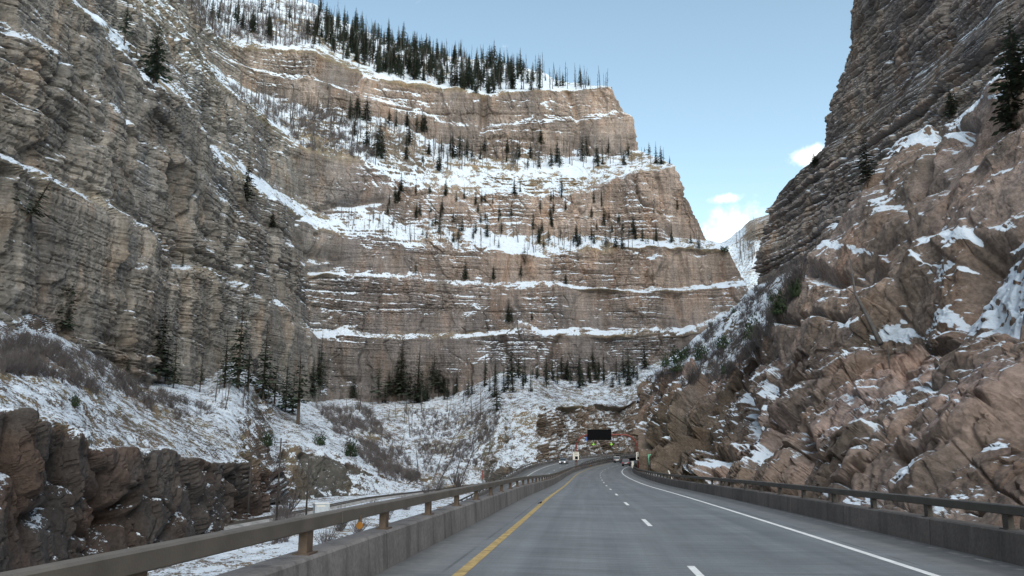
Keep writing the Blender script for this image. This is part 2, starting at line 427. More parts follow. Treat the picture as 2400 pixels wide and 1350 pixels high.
# ---- 1. the big canyon wall (left wall, amphitheatre, far wall, plateau)
def wallY(px, py, sb):
    px = np.asarray(px, float); d = ray(px, py); a = np.minimum(d[..., 0], -.02)
    Yl = -(74.0+sb)*d[..., 1]/a
    Ym = 306+sb+np.interp(px, [600, 740, 900, 1050, 1250, 1500, 1700], [0, 0, 9, 14, 16, 18, 22])
    k = 14.
    m = np.minimum(Yl, Ym); return m-k*np.log(np.exp(-(Yl-m)/k)+np.exp(-(Ym-m)/k))
WR = [
 (1790, 0, [(-300,790),(0,792),(100,802),(200,832),(290,882),(340,917),(480,917),(540,882),(600,902),(660,952),(740,967),(870,967),(960,957),(1060,947),(1130,917),(1200,897),(1300,907),(1400,922),(1500,892),(1600,872),(1790,830)]),
 (1758, 1.5, [(-300,157),(0,343),(180,455),(300,520),(400,580),(435,622),(600,686),(740,790),(900,792),(1000,792),(1100,790),(1170,784),(1300,787),(1400,787),(1500,787),(1650,777),(1758,720)]),
 (1757, 5.0, [(-300,140),(0,334),(180,445),(300,503),(400,563),(435,603),(520,633),(600,666),(740,775),(800,764),(900,783),(1100,784),(1170,775),(1215,747),(1270,771),(1390,768),(1400,779),(1600,767),(1650,753),(1757,705)]),
 (1742, 6.5, [(-300,-200),(0,20),(90,95),(143,130),(200,200),(283,263),(350,336),(447,396),(555,502),(640,548),(740,645),(860,650),(945,652),(1000,664),(1100,670),(1250,674),(1370,675),(1500,682),(1620,677),(1742,670)]),
 (1740, 9.5, [(-300,-222),(0,3),(90,83),(143,116),(200,183),(283,248),(350,322),(447,382),(555,486),(640,533),(740,635),(860,641),(945,643),(985,639),(1050,652),(1150,650),(1250,655),(1300,653),(1350,667),(1500,676),(1600,668),(1740,655)]),
 (1713, 10.5, [(-300,-430),(0,-150),(173,5),(200,32),(250,68),(303,122),(350,195),(440,250),(500,365),(560,420),(640,470),(720,520),(740,545),(800,550),(900,560),(960,580),(1040,588),(1150,590),(1220,600),(1290,606),(1380,592),(1480,582),(1560,588),(1640,590),(1713,592)]),
 (1668, 21, [(-300,-455),(0,-175),(173,-10),(200,18),(250,52),(303,102),(350,160),(440,200),(500,328),(560,378),(640,438),(720,483),(760,500),(800,490),(840,487),(900,505),(950,528),(1010,516),(1060,526),(1120,531),(1200,550),(1290,548),(1380,545),(1440,556),(1500,556),(1600,553),(1668,560)]),
 (1590, 25, [(-300,-700),(0,-350),(280,0),(330,50),(413,126),(500,186),(547,230),(633,290),(703,350),(760,362),(830,378),(880,395),(960,440),(1100,452),(1200,460),(1350,452),(1450,428),(1590,388)]),
 (1502, 52, [(-300,-760),(0,-420),(280,-90),(400,-20),(450,70),(500,140),(540,188),(600,220),(660,236),(800,252),(850,276),(950,287),(1000,322),(1100,352),(1150,366),(1250,370),(1350,366),(1430,361),(1502,352)]),
 (1485, 53.5, [(-300,-800),(0,-460),(280,-130),(400,-55),(455,50),(500,112),(540,147),(640,176),(740,186),(850,235),(950,247),(1050,290),(1135,300),(1250,290),(1350,280),(1440,268),(1485,270)]),
 (1466, 56.5, [(-300,-806),(0,-466),(280,-136),(400,-62),(455,44),(500,107),(540,142),(640,171),(740,181),(850,228),(950,240),(1050,282),(1135,293),(1250,282),(1350,271),(1430,258),(1466,262)]),
 (1440, 58, [(-300,-850),(0,-500),(280,-170),(400,-90),(460,30),(500,85),(540,106),(640,116),(740,121),(800,146),(880,181),(950,191),(1030,201),(1080,206),(1135,226),(1180,216),(1250,209),(1350,213),(1440,206)]),
 (1436, None, [(-300,-1000),(0,-640),(280,-300),(440,-120),(540,-60),(640,-30),(730,5),(830,58),(900,88),(1000,116),(1100,139),(1200,150),(1270,168),(1300,188),(1400,201),(1436,203)]),
]
NCW = 1050
t = np.linspace(0, 1, NCW); rows = []; U = -300+(1600+300)*t
for e, sb, pts in WR:
    px, (py,) = cols(pts, t, -300, e)
    q0 = len(rows); amp = [6, 3, 5, 3, 4, 6, 7, 8, 6, 3, 3, 3, 4][q0]*sstep(e, e-60, px)
    py = py+amp*(vnoise(px/55, 0*px+q0//2*(q0 not in (6, 8))+q0, 0*px, 15)+.6*vnoise(px/19, 0*px+q0, 0*px, 16))
    s = sb if sb is not None else 58+95*np.clip((1440-px)/330, .02, 1)
    rows.append(at(px, py, wallY(px, py, s)))
rows.append(rows[-1]+np.array([0, 70, -14]))
G, vv = grid_from_rows(rows, NCW, 1.75, 2.5, left_ext=[(-3, -60, 0), (-6, -220, 0)], right_ext=[(4, 35, 0), (18, 120, -4)])
px0, py0, _ = proj(G)
V = np.broadcast_to(vv[:, None], G.shape[:2])
n0 = outward(G, normals(gsmooth(gsmooth(G, 6, 0), 6, 1)))
nh = n0*np.array([1, 1, .25]); nh /= np.linalg.norm(nh, axis=-1, keepdims=True)
cliff = 1-sstep(.42, .72, n0[..., 2])
s = arc(G)
leftness = 1-sstep(560, 900, px0)
butt = fbm(G, 40, 3, 3, .2)*4.2+(1-.5*leftness)*facets(G, 22, 3.4, 5, .3, .55, .1, .18, .2)+facets(G, 8, 1.5, 7, .3, .5, .12, .25, .2)
butt = butt*(.75+.55*leftness)
# cracks and gullies traced in the wall (each a recess in the rock)
for pts, wd, dp in [([(408,400),(420,470),(428,560),(432,620)], 13, 5.0), ([(1330,215),(1360,290),(1352,340)], 10, 3), ([(1135,215),(1132,300)], 9, 4),
                    ([(740,600),(800,612),(745,640)], 16, 3.5), ([(1205,900),(1175,790)], 8, 2.5), ([(1630,900),(1590,690)], 10, 2.0), ([(200,190),(240,300)], 9, 3), ([(505,330),(497,250)], 8, 3),
                    ([(600,690),(612,800),(608,880)], 12, 3.5), ([(1310,790),(1290,870)], 9, 2.5), ([(720,505),(770,478),(890,470)], 8, 3.)]:
    butt = butt-dp*np.exp(-(polydist(px0, py0, pts)/wd)**2)
d = butt*cliff
zc = G[..., 2]
amp = (.62+1.5*fbm(G, 26, 3, 21, 1.6)).clip(.18, 1.45)*(1+.3*leftness)
st = strata(zc, s, G, 6.5, 15, 1.1, 31)+strata(zc, s, G, 2.3, 6.0, .65, 33)+strata(zc, s, G, 1.0, 3.0, .5, 35)+strata(zc, s, G, .6, 2.0, .26, 36)
st = st+fbm(G, 1.7, 3, 40)*.35
st = st+leftness*(.7*strata(zc, s, G, 2.3, 6.0, .85, 33)+.8*strata(zc, s, G, .95, 3.0, .5, 35)+.9*strata(zc, s, G, 1.5, 4.0, .55, 37)+.5*facets(G, 2.6, .8, 38, .6, .5, .08, .5, .04))
amp = np.maximum(amp, .55*leftness)
d = d+st*amp*cliff*(1-.22*leftness)+(1-cliff)*(fbm(G, 9, 4, 44)*1.2+(.35+.9*np.exp(-((V-7.3)/.25)**2))*strata(zc, s, G, 1.8, 9, 1.2, 47)*sstep(-.2, .2, fbm(G, 25, 2, 48)))
G2 = G+nh*d[..., None]
nn = outward(G2, normals(gsmooth(G2, .6, 1)))
patch = fbm(G, 28, 3, 60, .6); fine = fbm(G, 6, 3, 62)
bias = np.interp(vv, [0, 1, 1.5, 2, 3, 3.5, 4, 5, 5.5, 6, 6.4, 7, 7.6, 8, 8.3, 9.4, 9.6, 11, 11.6, 12, 13],
                     [0, -.02, .14, .0, 0, .16, .0, .03, .32, .06, .02, .06, .20, .2, -.04, -.02, .12, -.02, .4, .42, .4])[:, None]*np.ones_like(px0)
bias += .10*sstep(800, 900, px0)*sstep(360, 400, py0)*(1-sstep(540, 560, py0))
bias += .05*sstep(850, 1000, px0)
bias -= .16*leftness*sstep(60, 200, py0)*(V < 5)
bias -= .12*(1-sstep(-60, 60, py0))*leftness
snow = np.minimum(nn[..., 2]-.66+bias, .13)+patch*.3+fine*.3+fbm(G, 2.2, 2, 63)*.16
grey = T3((.232, .208, .182)); tan = T3((.315, .245, .203)); low = T3((.195, .168, .157)); dark = T3((.135, .12, .112))
warm = sstep(760, 1150, px0)*(1-sstep(560, 820, py0)); warm = np.clip(warm+.55*sstep(520, 600, px0)*(1-sstep(230, 300, py0))+.4*sstep(1350, 1650, px0)*(1-sstep(700, 860, py0)), 0, 1)
tint = mixc(np.broadcast_to(grey, G.shape), np.broadcast_to(low, G.shape), sstep(640, 860, px0))
tint = mixc(tint, np.broadcast_to(tan, G.shape), warm)
vd = sstep(.05, .45, fbm(G, 22, 4, 71, .3)); tint = mixc(tint, np.broadcast_to(dark, G.shape), .6*vd)
# grass and duff under the snow on the ledges
gr = 1-cliff; tint = mixc(tint, np.broadcast_to(T3((.20, .155, .085)), G.shape), gr*.75)
emit_sheet('canyon_wall', G2, M['wall'], snow, tint, 'tall layered limestone canyon wall with snowy ledges, left and behind', 'cliff')

# ---- 2. talus slopes and low bluffs at the wall's foot
T0 = [(-400,50,-9.8),(0,70,-9.6),(200,85,-9.6),(300,94,-9.6),(430,108,-9.6),(560,130,-9.6),(640,149,-9.4),(655,172,-8.8),(720,178,-8.2),(800,188,-7.6),(870,196,-7),(930,205,-6.4),(1050,217,-5.8),(1130,222,-5),(1200,205,-3.4),(1266,209,-1.2),(1324,243,.6),(1395,265,1.8),(1457,276,2.4),(1520,286,3),(1600,300,3)]
T1 = [(-400,880,52),(0,962,73.5),(70,985,78),(140,1005,83),(200,1045,88),(270,1047,95),(350,1050,103),(420,1075,112),(500,1085,124),(560,1087,136),(610,1110,149),(640,1132,156),(655,1054,183),(700,1050,184),(760,1058,191),(800,1078,196),(850,1095,202),(900,1118,208),(935,1132,212),(1000,1128,222),(1060,1104,228),(1110,1060,232),(1140,1000,237),(1170,966,240),(1200,962,236),(1260,953,232),(1324,955,255),(1395,948,272),(1457,957,282),(1500,933,288),(1600,890,300)]
T2 = [(-400,775),(0,776),(100,788),(200,818),(290,868),(340,901),(480,898),(540,855),(600,878),(660,928),(740,941),(830,930),(870,943),(960,934),(1060,923),(1130,890),(1180,868),(1300,884),(1360,898),(1400,904),(1440,878),(1500,858),(1600,843)]
NCT = 880; t = np.linspace(0, 1, NCT)
px, (Y, Z) = cols(T0, t, -400, 1580)
r0 = np.stack([(px-1200)/F*Y*.98, Y, Z], -1)
for _ in range(3):                                        # put each base point on its image column
    q, _, _ = proj(r0); r0[:, 0] += (px-q)/F*Y
px, (py, Y) = cols(T1, t, -400, 1580); r1 = at(px, py, Y)
px, (py,) = cols(T2, t, -400, 1580); r2 = at(px, py, wallY(px, py, 0)+1.5)
r05 = r0*.45+r1*.55+np.array([0, 0, 0]); r3 = r2+np.array([-3, 12, 5])
G, vv = grid_from_rows([r0, r05, r1, r1*.35+r2*.65+np.array([0, 0, .8]), r2, r3], NCT, 2.0, 1.8, left_ext=[(-2, -40, 0), (-6, -150, 0)], right_ext=[(8, 6, 0), (60, 20, 0)])
px0, py0, _ = proj(G); V = np.broadcast_to(vv[:, None], G.shape[:2])
n0 = outward(G, normals(gsmooth(gsmooth(G, 4, 0), 4, 1)))
nh = n0*np.array([1, 1, .5]); nh /= np.linalg.norm(nh, axis=-1, keepdims=True)
steep = 1-sstep(.45, .75, n0[..., 2]); s = arc(G)
lime = sstep(1120, 1240, px0)
blk = facets(G, 8, 2.6, 80, .3, .6, .07, .35, .1)+facets(G, 3, 1.0, 82, .33, .6, .08, .4, .1)+facets(G, 1.1, .4, 83, .4, .6, .1, .35, .1)
vert = fbm(G, 2.0, 4, 84, .14)*2.2
d = steep*(blk*(1-.65*sstep(650, 660, px0)*(1-sstep(930, 1000, px0)))+vert*sstep(645, 660, px0)*(1-sstep(940, 1000, px0))+fbm(G, 12, 3, 86, .4)*2.4+fbm(G, .9, 3, 87)*.22+lime*(facets(G, 4, 1.6, 88, .6, .6, .2, .3)+fbm(G, 1.5, 3, 89)*.5))
gul = fbm(np.stack([G[..., 0], G[..., 1], G[..., 2]*.2], -1), 16, 3, 90)*2.2*sstep(700, 800, px0)+fbm(G, 10, 3, 91)*.8
d = d+(1-steep)*(gul*sstep(2.0, 2.4, V)*(1-sstep(3.5, 4, V))+fbm(G, 2.2, 4, 92)*.45)
rim = np.exp(-((V-2.0)/.12)**2); d = d+rim*fbm(G, 4.5, 3, 93)*1.6
for pts, wd, dp in [([(285,1175),(240,1300),(270,1330)], 12, 3.0), ([(130,1080),(125,1330)], 10, 2.5), ([(195,1140),(300,1230),(310,1290)], 9, 2.2), ([(400,1160),(340,1290)], 8, 1.6), ([(530,1120),(590,1200),(560,1290)], 14, 2.6), ([(1225,1000),(1240,960)], 14, 4.0), ([(470,1110),(450,1210)], 9, 1.5)]:
    d = d-dp*np.exp(-(polydist(px0, py0, pts)/wd)**2)*steep
G2 = G+nh*d[..., None]
G2 = keep_clear(G2, WB, 7.4, -1, 5.0)
nn = outward(G2, normals(gsmooth(G2, .8, 1)))
patch = fbm(G, 14, 3, 95); fine = fbm(G, 2.6, 3, 96)
bias = .16+.05*sstep(650, 800, px0)-.48*steep*(1-lime)+.0*lime
brush = np.exp(-(polydist(px0, py0, [(0,830),(120,840),(260,880),(380,960)])/38)**2)
ylw = np.exp(-(polydist(px0, py0, [(230,985),(400,1010),(560,1060)])/40)**2)
bias = bias-.16*brush-.10*ylw-.10*np.exp(-(polydist(px0, py0, [(760,960),(900,1080),(960,1130)])/22)**2)
snow = np.minimum(nn[..., 2]-.62+bias, .09-.05*sstep(740, 860, px0)-.16*brush-.12*ylw)+patch*.2+fine*.2
grass = T3((.21, .165, .095)); duff = T3((.13, .105, .085)); bl = T3((.066, .058, .054)); redb = T3((.088, .062, .05)); gb = T3((.098, .092, .082)); lm = T3((.20, .16, .13))
tint = mixc(np.broadcast_to(duff, G.shape), np.broadcast_to(grass, G.shape), sstep(-.2, .3, fbm(G, 7, 3, 97))*.8+.2*ylw)
rc = mixc(np.broadcast_to(bl, G.shape), np.broadcast_to(redb, G.shape), sstep(.0, .5, fbm(G, 9, 3, 98)+.25*rim))
rc = mixc(rc, np.broadcast_to(gb, G.shape), sstep(648, 662, px0)); rc = mixc(rc, np.broadcast_to(lm, G.shape), lime)
tint = mixc(tint, rc, steep)
emit_sheet('talus_slope', G2, M['talus'], snow, tint, 'snowy grass slope and dark rock bluff below the canyon wall', 'hillside')

# ---- 3. right side: broken rocks by the road
def px_rows(R, nc, e=2900):
    t = np.linspace(0, 1, 4000); out = []
    L = 0
    for pts in R[:3]:
        px, (py, Y) = cols(pts, t, pts[0][0], e); w3 = at(px, py, np.exp(np.interp(px, [p[0] for p in pts], np.log([p[2] for p in pts]))))
        L = L+np.r_[0, np.cumsum(np.linalg.norm(np.diff(w3, axis=0), axis=1))]
    L = .62*L/L[-1]+.38*t; t = np.interp(np.linspace(0, 1, nc), L, t)
    for pts in R:
        px, (py, Y) = cols(pts, t, pts[0][0], e); out.append(at(px, py, np.exp(np.interp(px, [p[0] for p in pts], np.log([p[2] for p in pts])))))
    return out
def boulder_field(G, px0, py0, sizes, seed, zs=.8):
    d = 0
    for i, (sz, A) in enumerate(sizes): d = d+facets(G, sz, A, seed+10*i, zs, .6, .09, .32, .1)
    return d
RL = [
 [(1497,1102,190),(1520,1109,160),(1560,1118,118),(1650,1144,76),(1800,1173,46),(2000,1216,29),(2200,1263,21.5),(2400,1302,17.5),(2900,1425,11.5)],
 [(1484,1000,203),(1530,1010,172),(1600,1020,130),(1700,1005,95),(1850,1000,58),(2000,1000,40),(2200,1000,29),(2400,1000,23.5),(2900,1000,15.5)],
 [(1506,925,214),(1560,895,198),(1620,895,165),(1720,885,125),(1800,866,96),(1950,866,64),(2100,872,49),(2200,862,40),(2400,822,31),(2900,762,20)],
 [(1515,912,224),(1570,882,212),(1640,875,184),(1740,855,144),(1810,832,112),(1950,830,78),(2100,838,60),(2200,822,50),(2400,770,40),(2900,690,27)]]
rows = px_rows(RL, 1000)
G, vv = grid_from_rows(rows, 1000, 1.8, 3, dstep=.14, left_ext=[(6, 14, 0), (45, 70, 0)], right_ext=[(1, -12, 0), (4, -70, 0)])
px0, py0, _ = proj(G); n0 = outward(G, normals(gsmooth(gsmooth(G, 8, 0), 8, 1)))
sc = np.clip(G[..., 1]/60, .5, 1.6)
d = boulder_field(G, px0, py0, [(17, 3.2), (6.5, 1.1), (2.6, .6), (1.0, .26)], 110)*np.clip(.45+G[..., 1]/90, .5, 1.2)
d = d+fbm(G, .8, 4, 120)*.22+fbm(G, 3.5, 3, 122)*.5+fbm(G, 22, 2, 121)*1.5*sstep(20, 60, G[..., 1])
for pts, wd, dp in [([(2215,1020),(2265,1062),(2300,1110),(2360,1150),(2400,1190)], 4, .16), ([(2000,1130),(2120,1010),(2190,990)], 14, .9), ([(1880,1010),(1840,1120)], 10, 1.6), ([(1600,1010),(1700,1070)], 20, 2.2), ([(1745,900),(1740,1000)], 10, 3.), ([(2070,1030),(2140,1025)], 12, 1.2), ([(2230,1170),(2290,1175)], 6, .5)]:
    d = d-dp*np.exp(-(polydist(px0, py0, pts)/wd)**2)
d = np.maximum(d, -3.5)
G2 = G+n0*d[..., None]; G2[..., 2] = np.maximum(G2[..., 2], -1.2); G2 = keep_clear(G2, EB, RR+1.3, 1)
nn = outward(G2, normals(gsmooth(G2, .8, 1)))
patch = fbm(G, 9, 3, 123)
bias = -.06+.22*sstep(1560, 1500, px0)*0+.2*sstep(1000, 880, py0)*(1-sstep(1760, 1900, px0))-.12*sstep(2150, 2300, px0)+.08*sstep(960, 880, py0)
for pts, wd, a in [([(2020,990),(2140,880)], 20, .4), ([(2100,1110),(2125,1075)], 18, .6), ([(1690,1085),(1730,1040)], 14, .25), ([(1555,1000),(1600,960)], 24, .35), ([(1750,960),(1760,1060)], 12, .4), ([(2270,1010),(2310,990)], 9, .5)]:
    bias = bias+a*np.exp(-(polydist(px0, py0, pts)/wd)**2)
snow = np.minimum(nn[..., 2]-.93+bias, .16)+patch*.34+fbm(G, 1.8, 3, 124)*.2
br = T3((.19, .147, .123)); rd = T3((.295, .22, .188)); gy = T3((.17, .13, .10)); ol = T3((.15, .115, .078))
tint = mixc(np.broadcast_to(br, G.shape), np.broadcast_to(rd, G.shape), sstep(-.1, .4, fbm(G, 7, 3, 126)))
tint = mixc(tint, np.broadcast_to(gy, G.shape), .8*sstep(.05, .45, fbm(G, 10, 3, 127)))
tint = mixc(tint, np.broadcast_to(ol, G.shape), .6*sstep(1780, 1600, px0)*sstep(900, 1000, py0))
emit_sheet('roadside_rocks', G2, M['brown'], snow, tint, 'broken reddish brown boulders and ledges behind the right barrier', 'rocks')

# ---- 4. right side: massive brown bluff
RB = [
 [(1800,910,104),(1900,905,82),(2000,895,66),(2100,890,55),(2200,885,46),(2400,855,36),(2900,795,23)],
 [(1803,790,108),(1900,780,88),(2000,770,72),(2100,760,60),(2200,740,51),(2400,700,40),(2900,620,26)],
 [(1885,645,118),(1950,630,100),(2050,610,82),(2200,570,63),(2400,520,48),(2900,400,31)],
 [(1925,560,124),(2000,520,108),(2100,470,92),(2200,440,78),(2400,380,60),(2900,220,38)],
 [(1960,522,128),(2020,487,118),(2060,408,112),(2110,347,106),(2200,314,96),(2290,260,86),(2400,209,74),(2900,-20,46)],
 [(1970,512,142),(2030,470,136),(2065,395,130),(2115,338,124),(2200,305,114),(2290,250,104),(2400,198,92),(2900,-40,60)]]
rows = px_rows(RB, 760)
G, vv = grid_from_rows(rows, 760, 1.7, 4, dstep=.25, left_ext=[(5, 14, 0), (40, 60, 0)], right_ext=[(1, -14, 0), (4, -80, 0)])
px0, py0, _ = proj(G); V = np.broadcast_to(vv[:, None], G.shape[:2]); n0 = outward(G, normals(gsmooth(gsmooth(G, 10, 0), 10, 1)))
d = fbm(G, 26, 3, 130)*3.2+fbm(G, 7, 5, 131)*1.3+fbm(G, 1.2, 4, 132)*.3
d = d+boulder_field(G, px0, py0, [(24, 3.0), (7.5, .9), (2.4, .35), (1.0, .14)], 133)*(.55+.45*sstep(560, 760, py0))
# diagonal gully and cracks
for pts, wd, dp in [([(2216,325),(2190,400),(2150,470),(2140,520),(2080,600)], 7, 3.4), ([(2420,440),(2330,520),(2250,575),(2215,640),(2185,700),(2170,760),(2120,800),(2060,830)], 15, 5.0),
                    ([(1915,660),(1980,670),(2060,640)], 16, 2.6), ([(1800,775),(1850,772),(1990,745)], 5, 1.2), ([(2200,312),(2300,300),(2270,330)], 8, 1.6), ([(1960,520),(2020,520)], 7, 1.6), ([(2010,640),(2120,540)], 8, 1.2), ([(2060,800),(2010,850)], 9, 1.6), ([(1905,870),(1895,770)], 7, 1.4)]:
    d = d-dp*np.exp(-(polydist(px0, py0, pts)/wd)**2)
G2 = G+n0*d[..., None]; nn = outward(G2, normals(gsmooth(G2, .8, 1)))
bias = -.22*np.ones_like(px0)
for poly, a in [([(2200,655),(2260,610),(2330,590),(2420,610),(2420,830),(2330,790),(2250,760),(2180,790)], .74), ([(2290,520),(2420,425),(2420,540),(2330,560)], .78)]:
    m = gsmooth(gsmooth(inpoly(px0, py0, poly).astype(float), 7, 0), 7, 1); bias = bias+a*m
for pts, wd, a in [([(1925,545),(1985,510),(2015,492)], 10, .75), ([(2000,785),(2100,725),(2150,690)], 11, .7), ([(1930,602),(2060,598)], 8, .6), ([(2160,620),(2200,590)], 14, .5), ([(2215,550),(2290,525)], 7, .8), ([(1975,770),(2060,740)], 9, .5),
                   ([(2140,330),(2260,325),(2280,318)], 9, .9), ([(2220,322),(2262,280),(2300,255),(2400,205)], 7, .9), ([(2300,265),(2400,240)], 8, .7), ([(2055,840),(2110,800)], 14, .5), ([(1900,835),(1870,860)], 10, .5), ([(2170,760),(2160,860)], 8, .4)]:
    bias = bias+a*np.exp(-(polydist(px0, py0, pts)/wd)**2)
bias += .3*(V > 4.15)
snow = nn[..., 2]-.62+bias+fbm(G, 9, 3, 140)*.22+fbm(G, 1.6, 3, 141)*.26
a1 = T3((.21, .16, .13)); a2 = T3((.275, .213, .182)); a3 = T3((.14, .113, .092))
tint = mixc(np.broadcast_to(a1, G.shape), np.broadcast_to(a2, G.shape), sstep(-.1, .4, fbm(G, 13, 3, 142)+.5*sstep(2150, 2300, px0)*(1-sstep(480, 600, py0))))
tint = mixc(tint, np.broadcast_to(a3, G.shape), .75*sstep(.0, .4, fbm(G, 11, 4, 143)))
emit_sheet('brown_bluff', G2, M['brown'], snow, tint, 'massive brown rock bluff with diagonal snow slabs above the right lane', 'bluff')

# ---- 5. right side: shrubby talus and the bedded cliff with its nose against the sky
RT = [
 [(1490,945,222),(1560,925,205),(1700,930,165),(1900,930,125),(2400,900,62),(2900,850,42)],
 [(1520,878,228),(1700,870,184),(1900,840,144),(2400,700,78),(2900,600,50)],
 [(1570,838,230),(1700,815,197),(1900,770,152),(2400,600,86),(2900,480,55)],
 [(1650,772,232),(1780,740,197),(1900,690,170),(2400,500,96),(2900,350,61)],
 [(1710,724,234),(1800,690,208),(1900,640,184),(2400,400,105),(2900,230,66)],
 [(1768,674,235),(1850,637,213),(1900,607,198),(2100,430,160),(2400,290,118),(2900,60,74)],
 [(1764,610,235),(1850,580,214),(1900,555,200),(2100,390,163),(2400,230,120),(2900,-20,75)],
 [(1778,515,237),(1850,480,217),(1900,450,204),(2100,330,166),(2400,160,122),(2900,-100,76)],
 [(1788,482,239),(1850,430,222),(1905,385,208),(2000,320,190),(2100,260,172),(2400,80,126),(2900,-180,79)],
 [(1924,352,213),(1990,298,198),(2100,213,177),(2363,3,134),(2400,-25,130),(2900,-350,82)],
 [(1927,290,213),(1990,230,199),(2100,130,178),(2400,-110,131),(2900,-430,83)],
 [(1946,222,213),(2000,165,200),(2100,50,180),(2400,-200,132),(2900,-520,84)],
 [(1984,150,213),(2100,-20,181),(2400,-280,133),(2900,-600,85)],
 [(2004,92,214),(2100,-80,182),(2400,-350,134),(2900,-680,86)],
 [(1993,30,212),(2100,-150,183),(2400,-420,135),(2900,-750,87)],
 [(1998,-60,213),(2100,-250,184),(2400,-520,136),(2900,-850,88)],
 [(2030,-160,224),(2100,-300,205),(2400,-560,160),(2900,-900,110)]]
rows = px_rows(RT, 820)
G, vv = grid_from_rows(rows, 820, 1.7, 2.5, dstep=.4, left_ext=[(8, 16, 0), (60, 60, 0)], right_ext=[(2, -40, 0), (6, -150, 0)])
px0, py0, _ = proj(G); V = np.broadcast_to(vv[:, None], G.shape[:2]); n0 = outward(G, normals(gsmooth(gsmooth(G, 6, 0), 6, 1)))
nh = n0*np.array([1, 1, .3]); nh /= np.linalg.norm(nh, axis=-1, keepdims=True); s = arc(G)
cl = sstep(4.9, 5.3, V)*(1-.5*np.exp(-((V-8.6)/.4)**2)); zc = G[..., 2]+.10*G[..., 1]*0
st = strata(zc, s, G, 5.0, 11, 2.1, 150)+strata(zc, s, G, 1.9, 4.5, 1.4, 152)+strata(zc, s, G, .7, 2.2, .45, 154)+fbm(G, 1.2, 3, 156)*.25
d = cl*(st*1.15+fbm(G, 20, 3, 157, .5)*3.2+fbm(G, 7, 3, 158, .5)*1.2)+(1-cl)*(fbm(G, 8, 4, 159)*1.3+fbm(G, 1.8, 3, 160)*.4)
G2 = G+nh*d[..., None]; nn = outward(G2, normals(gsmooth(G2, .8, 1)))
bias = np.where(V < 4.9, .12, -.13)
bias = bias+.42*np.exp(-(polydist(px0, py0, [(2000,292),(2100,205),(2190,150),(2363,12)])/6)**2)+.25*np.exp(-(polydist(px0, py0, [(1960,390),(2090,340),(2200,320)])/10)**2)
snow = np.minimum(nn[..., 2]-.64+bias, .12)+fbm(G, 10, 3, 161)*.24+fbm(G, 2.2, 3, 162)*.22
b1 = T3((.24, .20, .177)); b2 = T3((.285, .24, .205)); b3 = T3((.17, .147, .138)); sh = T3((.15, .12, .085))
tint = mixc(np.broadcast_to(b1, G.shape), np.broadcast_to(b2, G.shape), sstep(-.1, .4, fbm(G, 16, 3, 163)))
tint = mixc(tint, np.broadcast_to(b3, G.shape), .7*sstep(.0, .4, fbm(G, 12, 3, 164)))
tint = mixc(tint, np.broadcast_to(sh, G.shape), 1-sstep(4.6, 5.2, V))
emit_sheet('bedded_cliff', G2, M['strat'], snow, tint, 'thin bedded dark cliff with a stepped nose against the sky, right', 'cliff')

# ---- 6. far hillside in the gap
FR = [[(1560,800,560),(2000,780,560)], [(1560,560,640),(1690,580,640),(1725,566,636),(1745,548,632),(1760,531,628),(1900,470,600),(2000,430,600)], [(1560,540,760),(1690,570,760),(1760,520,740),(2000,420,700)]]
t = np.linspace(0, 1, 260); rows = []
for pts in FR:
    px, (py, Y) = cols(pts, t, 1560, 2000); rows.append(at(px, py, Y))
G, vv = grid_from_rows(rows, 260, 1.5, 2, left_ext=[(-60, 10, -20)], right_ext=[(120, 0, 0)])
px0, py0, _ = proj(G); n0 = outward(G, normals(G)); out = sstep(1735, 1755, px0)*sstep(568, 550, py0)
G2 = G+np.array([0, -1, .0])*(out*(4+strata(G[..., 2], arc(G), G, 3, 9, 3, 170)))[..., None]+n0*(fbm(G, 14, 4, 171)*2.0)[..., None]
nn = outward(G2, normals(G2))
snow = np.minimum(nn[..., 2]-.45-.6*out, .12)+fbm(G, 14, 3, 172)*.25
tint = np.broadcast_to(T3((.24, .19, .15)), G.shape).copy()
emit_sheet('far_hillside', G2, M['talus'], snow, tint, 'distant snowy hillside seen through the gap between the cliffs', 'hillside')

# ------------------------------------------------------------------ z-buffer over the terrain, for planting
CW = 2.0
def build_zbuf():
    W_, H_ = int(2600/CW), int(1600/CW)
    A = np.concatenate([q[1] for q in SHEETS]); NA = np.concatenate([q[2] for q in SHEETS])
    x, y, dpt = proj(A); ix = ((x+100)/CW).astype(int); iy = ((y+100)/CW).astype(int)
    ok = (ix >= 0) & (ix < W_) & (iy >= 0) & (iy < H_) & (dpt > 3)
    ids = np.nonzero(ok)[0]; ids = ids[np.argsort(-dpt[ids])]
    B = np.full((H_, W_), -1, np.int64); B[iy[ids], ix[ids]] = ids
    return A, B, dpt
ZA, ZB, ZD = build_zbuf()
def ground_at(px, py, r=2):
    ix, iy = int((px+100)/CW), int((py+100)/CW)
    w = ZB[max(iy-r, 0):iy+r+1, max(ix-r, 0):ix+r+1].ravel(); w = w[w >= 0]
    if len(w) == 0: return None
    return ZA[w[np.argmin(ZD[w])]]

